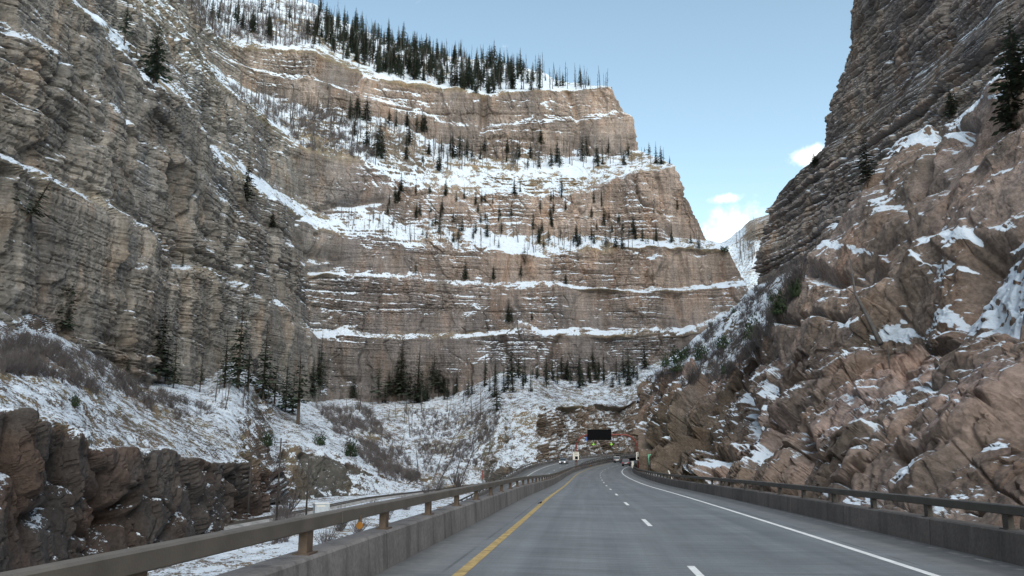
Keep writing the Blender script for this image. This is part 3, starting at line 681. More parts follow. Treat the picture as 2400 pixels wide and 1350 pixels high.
def ribbon(name, path, fr, prof, mat, parent=None, s0=None, s1=None, closed=False, uv=False):
    """sweep profile [(lateral, z)] along the path"""
    tg, nr, d = fr
    m = np.ones(len(path), bool)
    if s0 is not None: m = (d >= s0) & (d <= s1)
    P, R, D = path[m], nr[m], d[m]; k = len(prof); n = len(P)
    V = np.stack([P+R*a+np.stack([0*D, 0*D, b+crown(path, D, a)], -1) for a, b in prof], 1).reshape(-1, 3)
    idx = np.arange(n*k).reshape(n, k); 
    if closed: idx = np.concatenate([idx, idx[:, :1]], 1)
    Q = np.stack([idx[:-1, :-1], idx[:-1, 1:], idx[1:, 1:], idx[1:, :-1]], -1).reshape(-1, 4)
    o = npmesh(name, V, Q, mat, parent)
    if uv:
        L = o.data.uv_layers.new(name='UVMap'); lat = np.tile([a for a, b in prof], n); al = np.repeat(D, k)
        vi = Q.ravel(); L.data.foreach_set('uv', np.stack([lat[vi], al[vi]], -1).astype(np.float32).ravel())
    return o
road = ribbon('road', EB, EBF, [(a, 0) for a in np.linspace(LL-.3, RR+.3, 24)], M['asphalt'], uv=True)
tag(road, 'grey two lane highway curving right ahead, worn lanes and dusty shoulders', 'road', None, 'structure')
road2 = ribbon('opposite_road', WB, WBF, [(a, 0) for a in np.linspace(-6.2, 5.1, 10)], M['asphalt'], uv=True)
tag(road2, 'oncoming carriageway rising from below on the left', 'road', None, 'structure')
def lines(path, fr, parent, lats, dash_lat=0.0, s_dash0=0.0):
    for nm, lat, w, mt in lats:
        ribbon(nm, path, fr, [(lat-w/2, .005), (lat+w/2, .005)], mt, parent)
    tg, nr, d = fr; V = []; Q = []
    s0 = s_dash0
    while s0 < d[-1]-4:
        ss = np.linspace(s0-1.5, s0+1.5, 4)
        for i, q in enumerate(ss):
            for l in (-.065, .065): V.append(pt(path, fr, q, dash_lat+l, .005))
        b = len(V)-8
        for i in range(3): Q.append((b+2*i, b+2*i+1, b+2*i+3, b+2*i+2))
        s0 += 12.2
    npmesh('lane_line', np.array(V), np.array(Q), M['white'], parent)
sd = s_at(EB, EBF, 13.05)
lines(EB, EBF, road, [('yellow_edge_line', -3.66, .17, M['yellow']), ('white_edge_line', 3.66, .15, M['white'])], 0, sd % 12.2)
lines(WB, WBF, road2, [('white_edge_line', -3.66, .17, M['white']), ('yellow_edge_line', 3.66, .15, M['yellow'])], 0, s_at(WB, WBF, 165) % 12.2)
# deck sides and fill
o = ribbon('road_deck_side', EB, EBF, [(LL-.75, .0), (LL-.75, -1.0), (LL-.2, -1.4), (LL+1, -1.5), (LL+1, -11)], M['conc_plain']); tag(o, 'concrete edge beam of the raised highway deck', 'deck', None, 'structure')
o = ribbon('retaining_wall', WB, WBF, [(-6.75, .0), (-6.75, -1.0), (-6.4, -1.1), (-6.4, -12)], M['conc_plain']); tag(o, 'concrete side of the lower oncoming carriageway', 'retaining wall', None, 'structure')
o = ribbon('verge', EB, EBF, [(RR+.2, -.02), (RR+.8, -.1), (RR+3, -.45), (RR+12, -.6)], M['ballast']); tag(o, 'gravel strip between right barrier and rocks', 'verge', None, 'structure')

# ------------------------------------------------------------------ barriers
def barrier(label, path, fr, lat, side, s0, s1, mats, spacing, phase, name='road_barrier', near=True):
    """lat = inner face; side -1: wall lies to the left of it"""
    root = empty(name, pt(path, fr, s0, lat).tolist())
    tag(root, label, 'barrier', 'concrete barriers topped by a steel rail')
    a = lat; w = .42*side
    P = [(a, -.02), (a+.03*side, .525), (a+.055*side, .555), (a+w-.02*side, .555), (a+w, .525), (a+w, -.3)]
    def child(nm, prof, mt, closed=False):
        o = ribbon(nm, path, fr, prof, mt, None, s0, s1, closed, not closed); o.data.transform(Matrix.Translation(-Vector(root.location))); o.parent = root; return o
    child('concrete_wall', P, mats[0])
    c = a+.20*side; hw = .075
    child('rail', [(c-hw, .83), (c-hw, .97), (c-hw+.02, .99), (c+hw-.02, .99), (c+hw, .97), (c+hw, .83), (c+hw-.02, .815), (c-hw+.02, .815)], mats[1], True)
    q = s0+phase; first = None; k = 0
    while q < s1 and k < 100:
        p = pt(path, fr, q, c, .555); h = heading(path, fr, q)
        if first is None:
            first = MB().box((0, 0, .13), (.105, .21, .262)).build('post', mats[2], root)
            pl = MB().box((0, 0, .009), (.20, .32, .018)).build('base_plate', mats[2], first); ob = first
        else:
            ob = copytree(first, root)
        ob.location = Vector(p.tolist())-root.location; ob.rotation_euler = (0, 0, h)
        if near and k % 3 == 1:
            sl = MB().box((0, 0, .3475), (.162, .5, .15)).build('rail_splice', mats[1], root) if k == 1 else splice.copy()
            if k == 1: splice = sl
            else: COL.objects.link(sl); sl.parent = root
            p2 = pt(path, fr, q+spacing*.38, c, .555); sl.location = Vector(p2.tolist())-root.location; sl.rotation_euler = (0, 0, heading(path, fr, q+spacing*.38))
        q += spacing; k += 1
    return root
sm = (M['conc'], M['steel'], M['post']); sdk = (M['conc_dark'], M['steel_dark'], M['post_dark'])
S1 = EBF[2][-1]
s_p = s_at(EB, EBF, 9.55) % 3.75
barrier('near left barrier of the highway, stained concrete with tan rail on brown posts', EB, EBF, LL, -1, s_at(EB, EBF, -6), s_at(EB, EBF, -6)+330, sm, 3.75, (s_p-s_at(EB, EBF, -6)) % 3.75)
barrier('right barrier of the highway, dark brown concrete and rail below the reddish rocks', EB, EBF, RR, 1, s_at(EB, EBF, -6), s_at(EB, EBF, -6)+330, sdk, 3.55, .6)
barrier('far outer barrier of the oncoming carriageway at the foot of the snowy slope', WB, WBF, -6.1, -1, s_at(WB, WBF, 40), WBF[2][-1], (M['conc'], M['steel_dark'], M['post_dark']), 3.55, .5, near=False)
barrier('inner barrier of the oncoming carriageway, beside the near left barrier far ahead', WB, WBF, 4.75, 1, s_at(WB, WBF, 120), WBF[2][-1], (M['conc'], M['steel'], M['post_dark']), 3.55, .5, near=False)

# ------------------------------------------------------------------ ground
def zground(X, Y):
    return np.interp(Y, [-100, 60, 100, 120, 140, 172, 200, 230, 260, 400], [-10.5, -10.2, -9.4, -8.4, -7.75, -6.6, -6.2, -5, -4.5, -4])
xs = np.unique(np.r_[np.linspace(-2500, -90, 22), np.arange(-90, 25, .8), np.linspace(25, 2500, 22)])
ys = np.unique(np.r_[np.linspace(-1500, 10, 20), np.arange(10, 260, .8), np.linspace(260, 4000, 30)])
X, Y = np.meshgrid(xs, ys); Zg = zground(X, Y)
near = ((X > -90) & (X < 25) & (Y > 10) & (Y < 260)).astype(float)
PG = np.stack([X, Y, Zg], -1)
nz = fbm(PG, 5, 4, 200)*.55+fbm(PG, 1.3, 3, 201)*.22
Zt = np.array([(-60,96,-9.2),(-46,115,-8.2),(-36.8,140,-7.2),(-29.8,172,-6.1),(-21,200,-5.8),(-6,225,-4.5),(6,240,-3.6)])
RP = smooth_path(Zt, 1.0)
dist = np.full(X.shape, 1e3)
for q in RP[::3]: dist = np.minimum(dist, np.hypot(X-q[0], Y-q[1]))
flat = 1-sstep(2.5, 5.5, dist)
PG[..., 2] = Zg+nz*near*(1-flat)+flat*near*(np.interp(Y, RP[:, 1], RP[:, 2])-.15-Zg)-(1-near)*.6
ng = normals(PG); ng *= np.sign(ng[..., 2:3])
snow = np.minimum(ng[..., 2]-.74, .14)+fbm(PG, 3.5, 4, 202)*.35+.25*flat; snow = np.where(near > 0, snow, .25)
tint = mixc(np.broadcast_to(T3((.16, .13, .10)), PG.shape), np.broadcast_to(T3((.24, .19, .12)), PG.shape), sstep(-.2, .3, fbm(PG, 4, 3, 203)))
emit_sheet('ground', PG, M['talus'], snow, tint, 'snow dusted rocky canyon floor below the highway', 'ground')
SHEETS.pop()
# bring the ground into the planting buffer
SHEETS.append(('ground', PG[(near > 0)].reshape(-1, 3), ng[(near > 0)].reshape(-1, 3)))
ZA, ZB, ZD = build_zbuf()
# railway
RF = frame(RP)
tr = empty('railway_track', RP[0].tolist()); tag(tr, 'snow covered railway track running along the foot of the slope', 'railway')
def rchild(nm, prof, mt, closed=False):
    o = ribbon(nm, RP, RF, prof, mt, None, None, None, closed); o.data.transform(Matrix.Translation(-Vector(tr.location))); o.parent = tr
rchild('ballast', [(-2.4, -.25), (-1.5, .12), (1.5, .12), (2.4, -.25)], M['ballast'])
for sx in (-.72, .72): rchild('rail', [(sx-.05, .12), (sx-.04, .34), (sx+.04, .34), (sx+.05, .12)], M['steel_dark'], True)

# ------------------------------------------------------------------ gantry with signs
def text(body, size, loc, parent, mat, name='lettering', rot=(math.pi/2, 0, 0), sx=1.0):
    c = bpy.data.curves.new(name, 'FONT'); c.body = body; c.size = size; c.align_x = 'CENTER'; c.align_y = 'CENTER'; c.extrude = .004
    o = bpy.data.objects.new(name, c); o.location = loc; o.rotation_euler = rot; o.scale = (sx, 1, 1); c.materials.append(mat); link(o); bpy.context.view_layer.update()
    me = bpy.data.meshes.new_from_object(o); bpy.data.objects.remove(o); o = bpy.data.objects.new(name, me); o.location = loc; o.rotation_euler = rot; o.scale = (sx, 1, 1)
    if not me.materials: me.materials.append(mat)
    return link(o, parent)
sg = s_at(EB, EBF, 165); hg = heading(EB, EBF, sg)
gp = pt(EB, EBF, sg, 0, 0)
gan = empty('sign_gantry', gp.tolist(), hg*.5); tag(gan, 'red arched sign gantry spanning the highway with a dark message board', 'gantry')
xl, xr, zt, r = -5.45, 6.75, 6.95, 2.6
arch = [(xl, 0, 1.2), (xl, 0, zt-r)]
for k in range(1, 9): a = k*math.pi/16; arch.append((xl+r-r*math.cos(a), 0, zt-r+r*math.sin(a)))
for k in range(8, -1, -1): a = k*math.pi/16; arch.append((xr-r+r*math.cos(a), 0, zt-r+r*math.sin(a)))
arch += [(xr, 0, 1.0), (xr, 0, -.6)]
MB().tube(arch, .17, 12).build('arch', M['red'], gan, True)
MB().box((xl, 0, .55), (.62, .62, 2.3)).build('pedestal', M['conc_plain'], gan)
vb = MB().box((-.75, -.25, 6.95), (4.75, .7, 2.1)).build('message_board', M['black'], gan, bevel=.04)
MB().box((-3.25, -.2, 6.1), (.22, .5, .75)).build('blue_panel', M['blue'], gan)
for sx in (-1.95, 1.62):
    b = MB(); b.box((sx, 0, 5.75), (.05, .05, .7)); hang = b.build('hanger', M['steel_dark'], gan)
    b = MB(); ar = [(0, -.36), (.31, -.03), (.21, .07), (.07, -.07), (.07, .34), (-.07, .34), (-.07, -.07), (-.21, .07), (-.31, -.03)]
    v = [(sx+x, -.10, 5.15+z) for x, z in ar]+[(sx+x, -.04, 5.15+z) for x, z in ar]; n = len(ar)
    b.add(v, [tuple(range(n)), tuple(range(2*n-1, n-1, -1))]+[(i, (i+1) % n, (i+1) % n+n, i+n) for i in range(n)])
    b.build('lane_arrow', M['lime'], gan)
def speed_sign(p, label, lit):
    root = empty('speed_limit_sign', p, hg*.5); tag(root, label, 'road sign', 'electronic speed limit signs')
    MB().box((0, 0, 0), (1.2, .08, 1.6)).build('panel', M['sign'], root, bevel=.02)
    text('SPEED', .33, (0, -.05, .56), root, M['ink'], sx=.95); text('LIMIT', .33, (0, -.05, .2), root, M['ink'], sx=.95)
    MB().box((0, -.05, -.38), (.78, .04, .58)).build('display', M['black'], root)
    if lit: MB().box((-.27, -.075, -.38), (.2, .02, .52)).build('display_light', M['sign'], root)
    MB().box((0, .11, .1), (.12, .14, .5)).build('bracket', M['steel_dark'], root)
    return root
c, s_ = math.cos(hg*.5), math.sin(hg*.5)
speed_sign((gp[0]+c*(xl-.05)+s_*.33, gp[1]+s_*(xl)-.36, 2.55), 'white speed limit sign with partly lit display on the gantry\'s left leg', True)
speed_sign((gp[0]+c*(xr+.25)+s_*.33, gp[1]+s_*(xr)-.36, 2.5), 'white speed limit sign with dark display on the gantry\'s right leg', False)
# mile marker
mm = empty('mile_marker', at(1527, 1114, 118).tolist(), 0); tag(mm, 'tall narrow green mile marker tilted in front of the dark rocks', 'road sign')
mm.rotation_euler = (0, -.06, .0)
MB().box((0, 0, 2.2), (.46, .04, 1.45)).build('panel', M['green'], mm, bevel=.01)
MB().box((0, .05, 1.15), (.07, .05, 3.4)).build('post', M['steel'], mm)
text('MILE', .15, (0, -.03, 2.78), mm, M['ink']); 
for i, ch in enumerate('122'): text(ch, .42, (0, -.03, 2.48-.37*i), mm, M['ink'])

# ------------------------------------------------------------------ cars
def make_car(name, label, paint, P, rz, kind='suv', face='rear', extra=None):
    """car points along +Y (front at +Y)"""
    root = empty(name, P, rz); tag(root, label, 'car', 'cars on the highway')
    L, W = (4.7, 1.88) if kind == 'suv' else (4.6, 1.8); hh = 1.68 if kind == 'suv' else 1.45; bz = .92 if kind == 'suv' else .86
    hl, hw = L/2, W/2
    # lower body: lofted cross sections along y
    secs = [(-hl, .86, .42, bz-.08), (-hl+.12, .95, .32, bz), (-hl+.9, 1, .27, bz+.02), (0, 1, .25, bz), (hl-1.15, 1, .27, bz-.03), (hl-.3, .93, .3, bz-.16), (hl, .80, .40, bz-.26)]
    v = []; f = []
    for y, k, z0, z1 in secs:
        w = hw*k; v += [(-w*.94, y, z0), (-w, y, z0+.16), (-w, y, z1-.16), (-w*.92, y, z1), (w*.92, y, z1), (w, y, z1-.16), (w, y, z0+.16), (w*.94, y, z0)]
    for i in range(len(secs)-1):
        for k in range(8): f.append((i*8+k, i*8+(k+1) % 8, (i+1)*8+(k+1) % 8, (i+1)*8+k))
    f += [tuple(range(7, -1, -1)), tuple((len(secs)-1)*8+k for k in range(8))]
    MB().add(v, f).build('body', paint, root, True)
    # cabin glass
    y0, y1, y2, y3 = (-hl+.12, -hl+.5, .35, 1.15) if kind == 'suv' else (-hl+.75, -hl+1.45, .25, 1.1)
    def cab(z0, z1, wy, ws, mat, nm):
        a = (z0-bz)/(hh-bz); b = (z1-bz)/(hh-bz)
        def yy(t): return (y0+(y1-y0)*t-wy, y3+(y2-y3)*t+wy)
        def ww(t): return hw*(.90-.16*t)+ws
        q = []
        for z, t in ((z0, a), (z1, b)):
            ya, yb = yy(t); w = ww(t); q += [(-w, ya, z), (w, ya, z), (w, yb, z), (-w, yb, z)]
        return MB().add(q, [(3, 2, 1, 0), (4, 5, 6, 7), (0, 1, 5, 4), (1, 2, 6, 5), (2, 3, 7, 6), (3, 0, 4, 7)]).build(nm, mat, root)
    cab(bz-.02, hh-.07, 0, 0, M['glass'], 'windows'); cab(hh-.07, hh, .02, .015, paint, 'roof')
    p = MB()
    for sx in (-1, 1):
        for (ya, yb) in ((y0, y1), (y3, y2)):
            p.tube([(sx*hw*.905, ya, bz-.02), (sx*hw*.75, yb, hh-.06)], .035, 5)
    p.build('pillars', paint, root)
    for sx in (-1, 1):
        for y in (-hl+.92, hl-.95):
            b = MB(); b.tube([(sx*(hw-.20), y, .34), (sx*(hw+.01), y, .34)], .34, 14); wh = b.build('wheel', M['rubber'], root)
            b = MB(); b.tube([(sx*(hw+.0), y, .34), (sx*(hw+.025), y, .34)], .2, 10); b.build('rim', M['rim'], wh)
        MB().box((sx*hw*.78, -hl-.01, bz-.16), (.30, .06, .16)).build('taillight', M['tail'], root)
        MB().box((sx*hw*.66, hl-.03, bz-.38), (.36, .12, .16)).build('headlight', M['lamp'], root)
        MB().box((sx*(hw+.06), y3-.1, bz+.08), (.16, .12, .13)).build('wing_mirror', paint, root)
    MB().box((0, -hl-.015, .62), (.5, .03, .16)).build('number_plate', M['white'], root)
    MB().box((0, -hl+.03, .42), (W*.84, .14, .2)).build('bumper', M['rubber'], root)
    MB().box((0, hl-.03, .5), (.9, .1, .16)).build('grille', M['black'], root)
    if extra == 'box': MB().box((0, -.4, hh+.2), (.85, 1.7, .34), (.8, .8)).build('roof_box', M['black'], root, bevel=.06)
    return root
def onroad(path, fr, Y, lat): s = s_at(path, fr, Y); return pt(path, fr, s, lat, .02).tolist(), heading(path, fr, s)
p, h = onroad(EB, EBF, 228, -2.3); make_car('suv', 'silver suv with black roof box driving away in the inner lane', car_paint('silver_paint', (.42, .42, .40)), p, h, 'suv', extra='box')
p, h = onroad(EB, EBF, 199, 2.9); make_car('suv', 'grey suv with red tail lights driving away beside the right speed limit sign', car_paint('mauve_grey_paint', (.20, .165, .17), .3), p, h, 'suv')
p, h = onroad(WB, WBF, 207, -1.7); make_car('sedan', 'silver sedan coming towards us left of the gantry', car_paint('pale_silver', (.5, .5, .5)), p, h+math.pi, 'sedan')
p, h = onroad(WB, WBF, 266, -1.2); make_car('sedan', 'dark oncoming car half hidden behind the right speed limit sign', car_paint('dark_paint', (.03, .03, .035)), p, h+math.pi, 'sedan')
p, h = onroad(WB, WBF, 106, -1.9); make_car('sedan', 'pale blue car on the lower road seen through the barrier posts', car_paint('blue_paint', (.25, .36, .46)), p, h+math.pi, 'sedan')

# ------------------------------------------------------------------ small roadside things
def reflector(P, label, rz):
    root = empty('reflector', P, rz); tag(root, label, 'reflector', 'amber road reflectors')
    MB().tube([(0, -.012, -.1), (0, .012, -.1)], .05, 16).build('disc', M['amber'], root)
    MB().box((0, .02, -.02), (.05, .02, .12)).build('bracket', M['post'], root)
s = s_at(EB, EBF, 11.6); reflector(pt(EB, EBF, s, LL-.13, .83).tolist(), 'round amber reflector hanging under the near left rail', heading(EB, EBF, s))
s = s_at(EB, EBF, 190); root = empty('marker_reflector', pt(EB, EBF, s, LL+.03, .36).tolist()); tag(root, 'yellow reflector on the left barrier beyond the gantry', 'reflector', 'amber road reflectors')
MB().box((0, -.05, 0), (.42, .06, .2)).build('plate', M['amber'], root)
P = at(1263, 1181, 35.5); P[2] = float(np.interp(P[1], EB[:, 1], EB[:, 2]))
b = MB(); b.tube([(-.12, 0, .02), (-.04, .02, .05), (.05, 0, .09), (.12, -.02, .17)], [.03, .06, .06, .02], 6); b.tube([(-.26, .03, .015), (-.2, .02, .02)], .02, 5)
o = b.build('tyre_scrap', M['rubber']); o.location = P.tolist(); tag(o, 'black scrap of tyre on the left shoulder', 'debris')
# snow-edge cabinet by the railway
P = at(752, 1216, 131); cab = empty('equipment_cabinet', P.tolist(), .35); tag(cab, 'pale grey metal equipment cabinet beside the railway track', 'cabinet')
cv = MB().box((0, 0, 1.15), (2.2, 2.6, 2.3)); cv.build('housing', M['container'], cab)
rb = MB()
for k in range(7): rb.box((-.93+k*.31, -1.315, 1.1), (.05, .03, 2.1))
rb.build('door_ribs', M['container'], cab)
MB().box((0, 0, 2.36), (2.4, 2.8, .12)).build('roof', M['white'], cab)
MB().box((-.25, -1.33, 2.0), (1.3, .04, .18)).build('name_plate', M['sign'], cab)
for (tx, ty), (bx, by), Yp, lab in [((662, 1040), (648, 1216), 128, 'tallest dark utility pole with crossarm in front of the grey bluff'), ((720, 1086), (717, 1216), 134, 'shorter utility pole standing beside the pale cabinet'), ((603, 1058), (582, 1190), 116, 'slim utility pole in front of the dark bluff')]:
    B = at(bx, by, Yp); hgt = (by-ty)/F*Yp*1.02; B[2] -= .6
    up = empty('utility_pole', B.tolist(), .5); tag(up, lab, 'utility pole', 'utility poles along the railway')
    MB().tube([(0, 0, 0), (0, 0, hgt+.6)], [.17, .11], 8).build('pole', M['pole'], up, True)
    if Yp != 134: MB().box((0, 0, hgt-.1), (2.0, .1, .12)).build('crossarm', M['pole'], up)
    ins = MB()
    for k in (-.85, .85): ins.tube([(k, 0, hgt-.05), (k, 0, hgt+.15)], .04, 6)
    if Yp != 134: ins.build('insulators', M['pole'], up)
P = at(1131, 1143, 205); rs = empty('railway_signal', P.tolist()); tag(rs, 'narrow red railway signal mast at the edge of the oncoming road', 'signal')
MB().tube([(0, 0, -.8), (0, 0, 2.2)], .07, 6).build('mast', M['steel_dark'], rs); MB().box((0, 0, 3.1), (.36, .2, 2.1)).build('signal_head', M['red'], rs)
P = at(1578, 1123, 93); o = MB().box((-.16, 0, .5), (.13, .1, 1.1)).build('marker_post', M['white']); o.location = P.tolist(); o.rotation_euler = (0, -.35, 0); tag(o, 'white marker post leaning behind the right barrier', 'marker post')
P = at(1483, 1097, 163); o = MB().box((0, 0, .65), (.4, .4, 1.3)).build('crash_drum', M['sign']); o.location = P.tolist(); tag(o, 'pale post box below the right speed limit sign', 'post')

# ------------------------------------------------------------------ trees
def sliver(V, Fc, p, q, r0, r1):
    """thin 3-sided twig"""
    d = q-p; d = d/ (np.linalg.norm(d)+1e-9); u = np.cross(d, (0, 0, 1.) if abs(d[2]) < .9 else (1., 0, 0)); u /= np.linalg.norm(u); w = np.cross(d, u); b = len(V)
    for c, r in ((p, r0), (q, r1)):
        for k in range(3): a = k*2.0944; V.append(c+r*(math.cos(a)*u+math.sin(a)*w))
    for k in range(3): Fc.append((b+k, b+(k+1) % 3, b+3+(k+1) % 3, b+3+k))
def conifer_data(Ht, R, seed, levels=34, gap=.10, dens=1.0, lean=0):
    """returns trunk (V,F) and crown (V,Q): whorls of drooping sprays"""
    r = np.random.default_rng(seed); TV, TF, CV, CF = [], [], [], []
    bend = r.normal(0, .012, 2)*Ht
    def axis(t): return np.array([bend[0]*t*t+lean*Ht*t, bend[1]*t*t, Ht*t])
    ts = np.linspace(0, 1, 7)
    for a, b in zip(ts[:-1], ts[1:]):
        ra = .017*Ht*(1-a)+.02; rb = .017*Ht*(1-b)+.012; sliver(TV, TF, axis(a), axis(b), ra, rb)
    for i in range(levels):
        t = gap+(1-gap)*(i+r.random()*.6)/levels
        Lm = R*((1-t)/(1-gap))**.85*(.75+.5*r.random())+.02*Ht*.5
        n = max(3, int((5+3*(1-t))*dens)); a0 = r.random()*6.28
        for k in range(n):
            if r.random() < .14: continue
            an = a0+k*6.283/n+r.normal(0, .2); L = Lm*(.6+.55*r.random()); dr = -.12-.35*(1-t)*r.random()+.25*t
            dv = np.array([math.cos(an), math.sin(an), dr]); sd = np.array([-math.sin(an), math.cos(an), 0]); p0 = axis(t)
            ns = 3 if L > R*.35 else 2
            for m in range(ns):
                f0, f1 = m/ns*.9+.02, (m+1)/ns*1.0+.05
                wd = L*(.22 if m < ns-1 else .15)*(.7+.6*r.random()); mid = p0+dv*L*(f0+f1)/2+np.array([0, 0, -.05*L*r.random()])
                tw = r.normal(0, .35); sw = sd*math.cos(tw)+np.array([0, 0, 1])*math.sin(tw)
                b = len(CV); CV += [p0+dv*L*f0, mid+sw*wd, p0+dv*L*f1+np.array([0, 0, -.06*L]), mid-sw*wd]; CF.append((b, b+1, b+2, b+3))
    return np.array(TV), np.array(TF), np.array(CV), np.array(CF)
def snag_data(Ht, seed, nb=40, bl=.07):
    r = np.random.default_rng(seed); V, Fc = [], []
    bd = r.normal(0, .025, 2)*Ht
    ax = lambda t: np.array([bd[0]*t*t, bd[1]*t*t, Ht*t])
    ts = np.linspace(0, 1, 6)
    for a, b in zip(ts[:-1], ts[1:]): sliver(V, Fc, ax(a), ax(b), .016*Ht*(1-a)+.05, .016*Ht*(1-b)+.04)
    for i in range(nb):
        t = .25+.73*r.random(); an = r.random()*6.28; L = Ht*bl*(1.15-t)*(.5+r.random()); p = ax(t)
        sliver(V, Fc, p, p+np.array([math.cos(an)*L, math.sin(an)*L, r.normal(.1, .25)*L]), .045, .03)
    return np.array(V), np.array(Fc)
CON = []
for i, (R, gap, lv, dn) in enumerate([(.15, .06, 36, 1.), (.12, .12, 38, 1.), (.18, .10, 30, .9), (.13, .28, 30, .85), (.20, .16, 26, .8), (.10, .05, 36, 1.1)]):
    tv, tf, cv, cf = conifer_data(1.0*12, R*12, 300+i, lv, gap, dn)
    me_t = npmesh('trunk', tv, tf, M['bark']); me_c = npmesh('crown', cv, cf, M['needle'])
    CON.append((me_t.data, me_c.data)); bpy.data.objects.remove(me_t); bpy.data.objects.remove(me_c)
SNG = []
for i in range(6):
    v, q = snag_data(12, 400+i, 46 if i % 2 else 22, .06+.03*(i % 3)); o = npmesh('bare_trunk', v, q, M['snag']); SNG.append(o.data); bpy.data.objects.remove(o)
def conifer(P, hgt, label, group=None, var=None, wide=1.0, lean=0):
    var = random.randrange(len(CON)) if var is None else var
    root = empty('conifer_tree', (float(P[0]), float(P[1]), float(P[2])-.25), random.random()*6.28)
    k = hgt/12; root.scale = (k*wide, k*wide, k)
    if lean: root.rotation_euler = (0, lean, 0)
    tag(root, label, 'tree', group)
    link(bpy.data.objects.new('trunk', CON[var][0]), root); link(bpy.data.objects.new('crown', CON[var][1]), root)
    return root
def snag(P, hgt, label, group=None, lean=None):
    o = link(bpy.data.objects.new('dead_tree', random.choice(SNG))); k = hgt/12
    o.location = (float(P[0]), float(P[1]), float(P[2])-.2); o.scale = (k, k, k)
    ln = random.gauss(0, .06) if lean is None else lean
    o.rotation_euler = (random.gauss(0, .03), ln, random.random()*.6); tag(o, label, 'dead tree', group); return o
def plant(px, pyb, pyt, label, group=None, kind='c', **k):
    P = ground_at(px, pyb)
    if P is None: return None
    hgt = (pyb-pyt)/F*P[1]*1.03
    return conifer(P, hgt, label, group, **k) if kind == 'c' else snag(P, hgt, label, group, **k)
# distinctive trees
plant(148, 768, 575, 'tall narrow dark conifer against the grey wall above the left slope', var=5, wide=1.5)
plant(375, 890, 685, 'broad dark conifer at the wall foot above the leftmost bluff', var=2, wide=1.1)
plant(410, 905, 770, 'small conifer right behind the broad one at the wall foot', var=1)
plant(558, 905, 680, 'tallest conifer of the pair at the notch in the left slope', var=0)
plant(615, 930, 745, 'dark conifer standing right of the tallest one at the slope top', var=0, wide=1.2)
plant(470, 915, 820, 'slim ragged conifer left of the tall pair', var=3)
plant(700, 988, 805, 'leaning pine with a bare lower trunk on the snowy slope', var=3, wide=1.5)
plant(672, 960, 815, 'dark conifer just behind the leaning pine', var=2)
plant(752, 925, 778, 'narrow conifer right of the leaning pine at the wall foot', var=1)
plant(578, 490, 350, 'wispy conifer on the high snowy ledge of the left wall', var=4)
plant(640, 530, 480, 'small round conifer tucked on a ledge right of the wispy one', var=2, wide=1.6)
plant(66, 512, 385, 'leaning pine with a thick dark trunk on the left wall ledge', var=4, wide=2.0, lean=.45)
plant(362, 186, 20, 'big dark conifer on the ledge high on the left wall', var=2, wide=1.3)
plant(295, 100, -30, 'thin bare barked pine near the top of the left wall', var=3)
plant(425, 620, 570, 'little conifer in the vertical cleft of the left wall', var=5)
foot = [(530,905,765),(585,915,800),(645,940,830),(690,965,870),(735,935,840),(390,895,790),(300,868,825),(930,935,830),(980,938,800),(1030,925,850),(1045,930,870),(890,940,835),(915,935,860),(945,935,785),(965,940,850),(990,935,860),(1018,930,815),(1000,935,880),(1155,925,845),(1160,960,880),(1195,895,790),(1215,880,810),(1265,880,840),(1280,885,815),(1320,885,820),(1335,888,830),(1250,880,850),(1300,888,850),(1440,885,830),(1470,875,800),(1512,858,785),(1480,880,830),(1430,900,860),(1370,900,855),(1190,750,690),(1200,748,700),(1250,745,715),(905,940,880),(830,930,870),(1100,920,860)]
for x, b, tp in foot: plant(x, b, tp, 'dark conifer in the belt along the foot of the wall, one of the smaller ones', 'conifers at the foot of the far wall', wide=1.35)
# scattered groups
def scatter(n, poly, hrange, label, group, kind, tries=60, ymin=0):
    xs_ = [p[0] for p in poly]; ys_ = [p[1] for p in poly]; c = 0; k = 0
    while c < n and k < n*tries:
        k += 1; x = random.uniform(min(xs_), max(xs_)); y = random.uniform(min(ys_), max(ys_))
        if not inpoly(np.array(x), np.array(y), poly): continue
        P = ground_at(x, y, 1)
        if P is None or P[1] < ymin: continue
        hgt = random.uniform(*hrange)
        if kind == 'c': conifer(P, hgt, label, group, wide=random.uniform(.85, 1.25))
        else: snag(P, hgt, label, group)
        c += 1
def forest_stuff(n, poly, hr, kind, label):
    Vs, Qs, Ms, off, c, k = [], [], [], 0, 0, 0; xs_ = [p[0] for p in poly]; ys_ = [p[1] for p in poly]
    def grab(me):
        v = np.zeros(len(me.vertices)*3); me.vertices.foreach_get('co', v); q = np.zeros(len(me.loops), int); me.loops.foreach_get('vertex_index', q); return v.reshape(-1, 3), q.reshape(-1, 4)
    while c < n and k < n*40:
        k += 1; x = random.uniform(min(xs_), max(xs_)); y = random.uniform(min(ys_), max(ys_))
        if not inpoly(np.array(x), np.array(y), poly): continue
        P = ground_at(x, y, 1)
        if P is None: continue
        h = random.uniform(*hr)/12; a = random.random()*6.28; ca, sa = math.cos(a), math.sin(a); w = random.uniform(.8, 1.1) if kind == 'c' else 1
        for me, mi in (zip(random.choice(CON), (0, 1)) if kind == 'c' else ((random.choice(SNG), 0),)):
            V, Q = grab(me); W = np.stack([(V[:, 0]*ca-V[:, 1]*sa)*w, (V[:, 0]*sa+V[:, 1]*ca)*w, V[:, 2]], -1)*h+P-np.array([0, 0, .2]); Vs.append(W); Qs.append(Q+off); off += len(W); Ms.append(np.full(len(Q), mi))
        c += 1
    o = npmesh('forest', np.concatenate(Vs), np.concatenate(Qs), [M['bark'], M['needle']] if kind == 'c' else M['snag'], matidx=np.concatenate(Ms)); tag(o, label, 'forest', None, 'stuff')
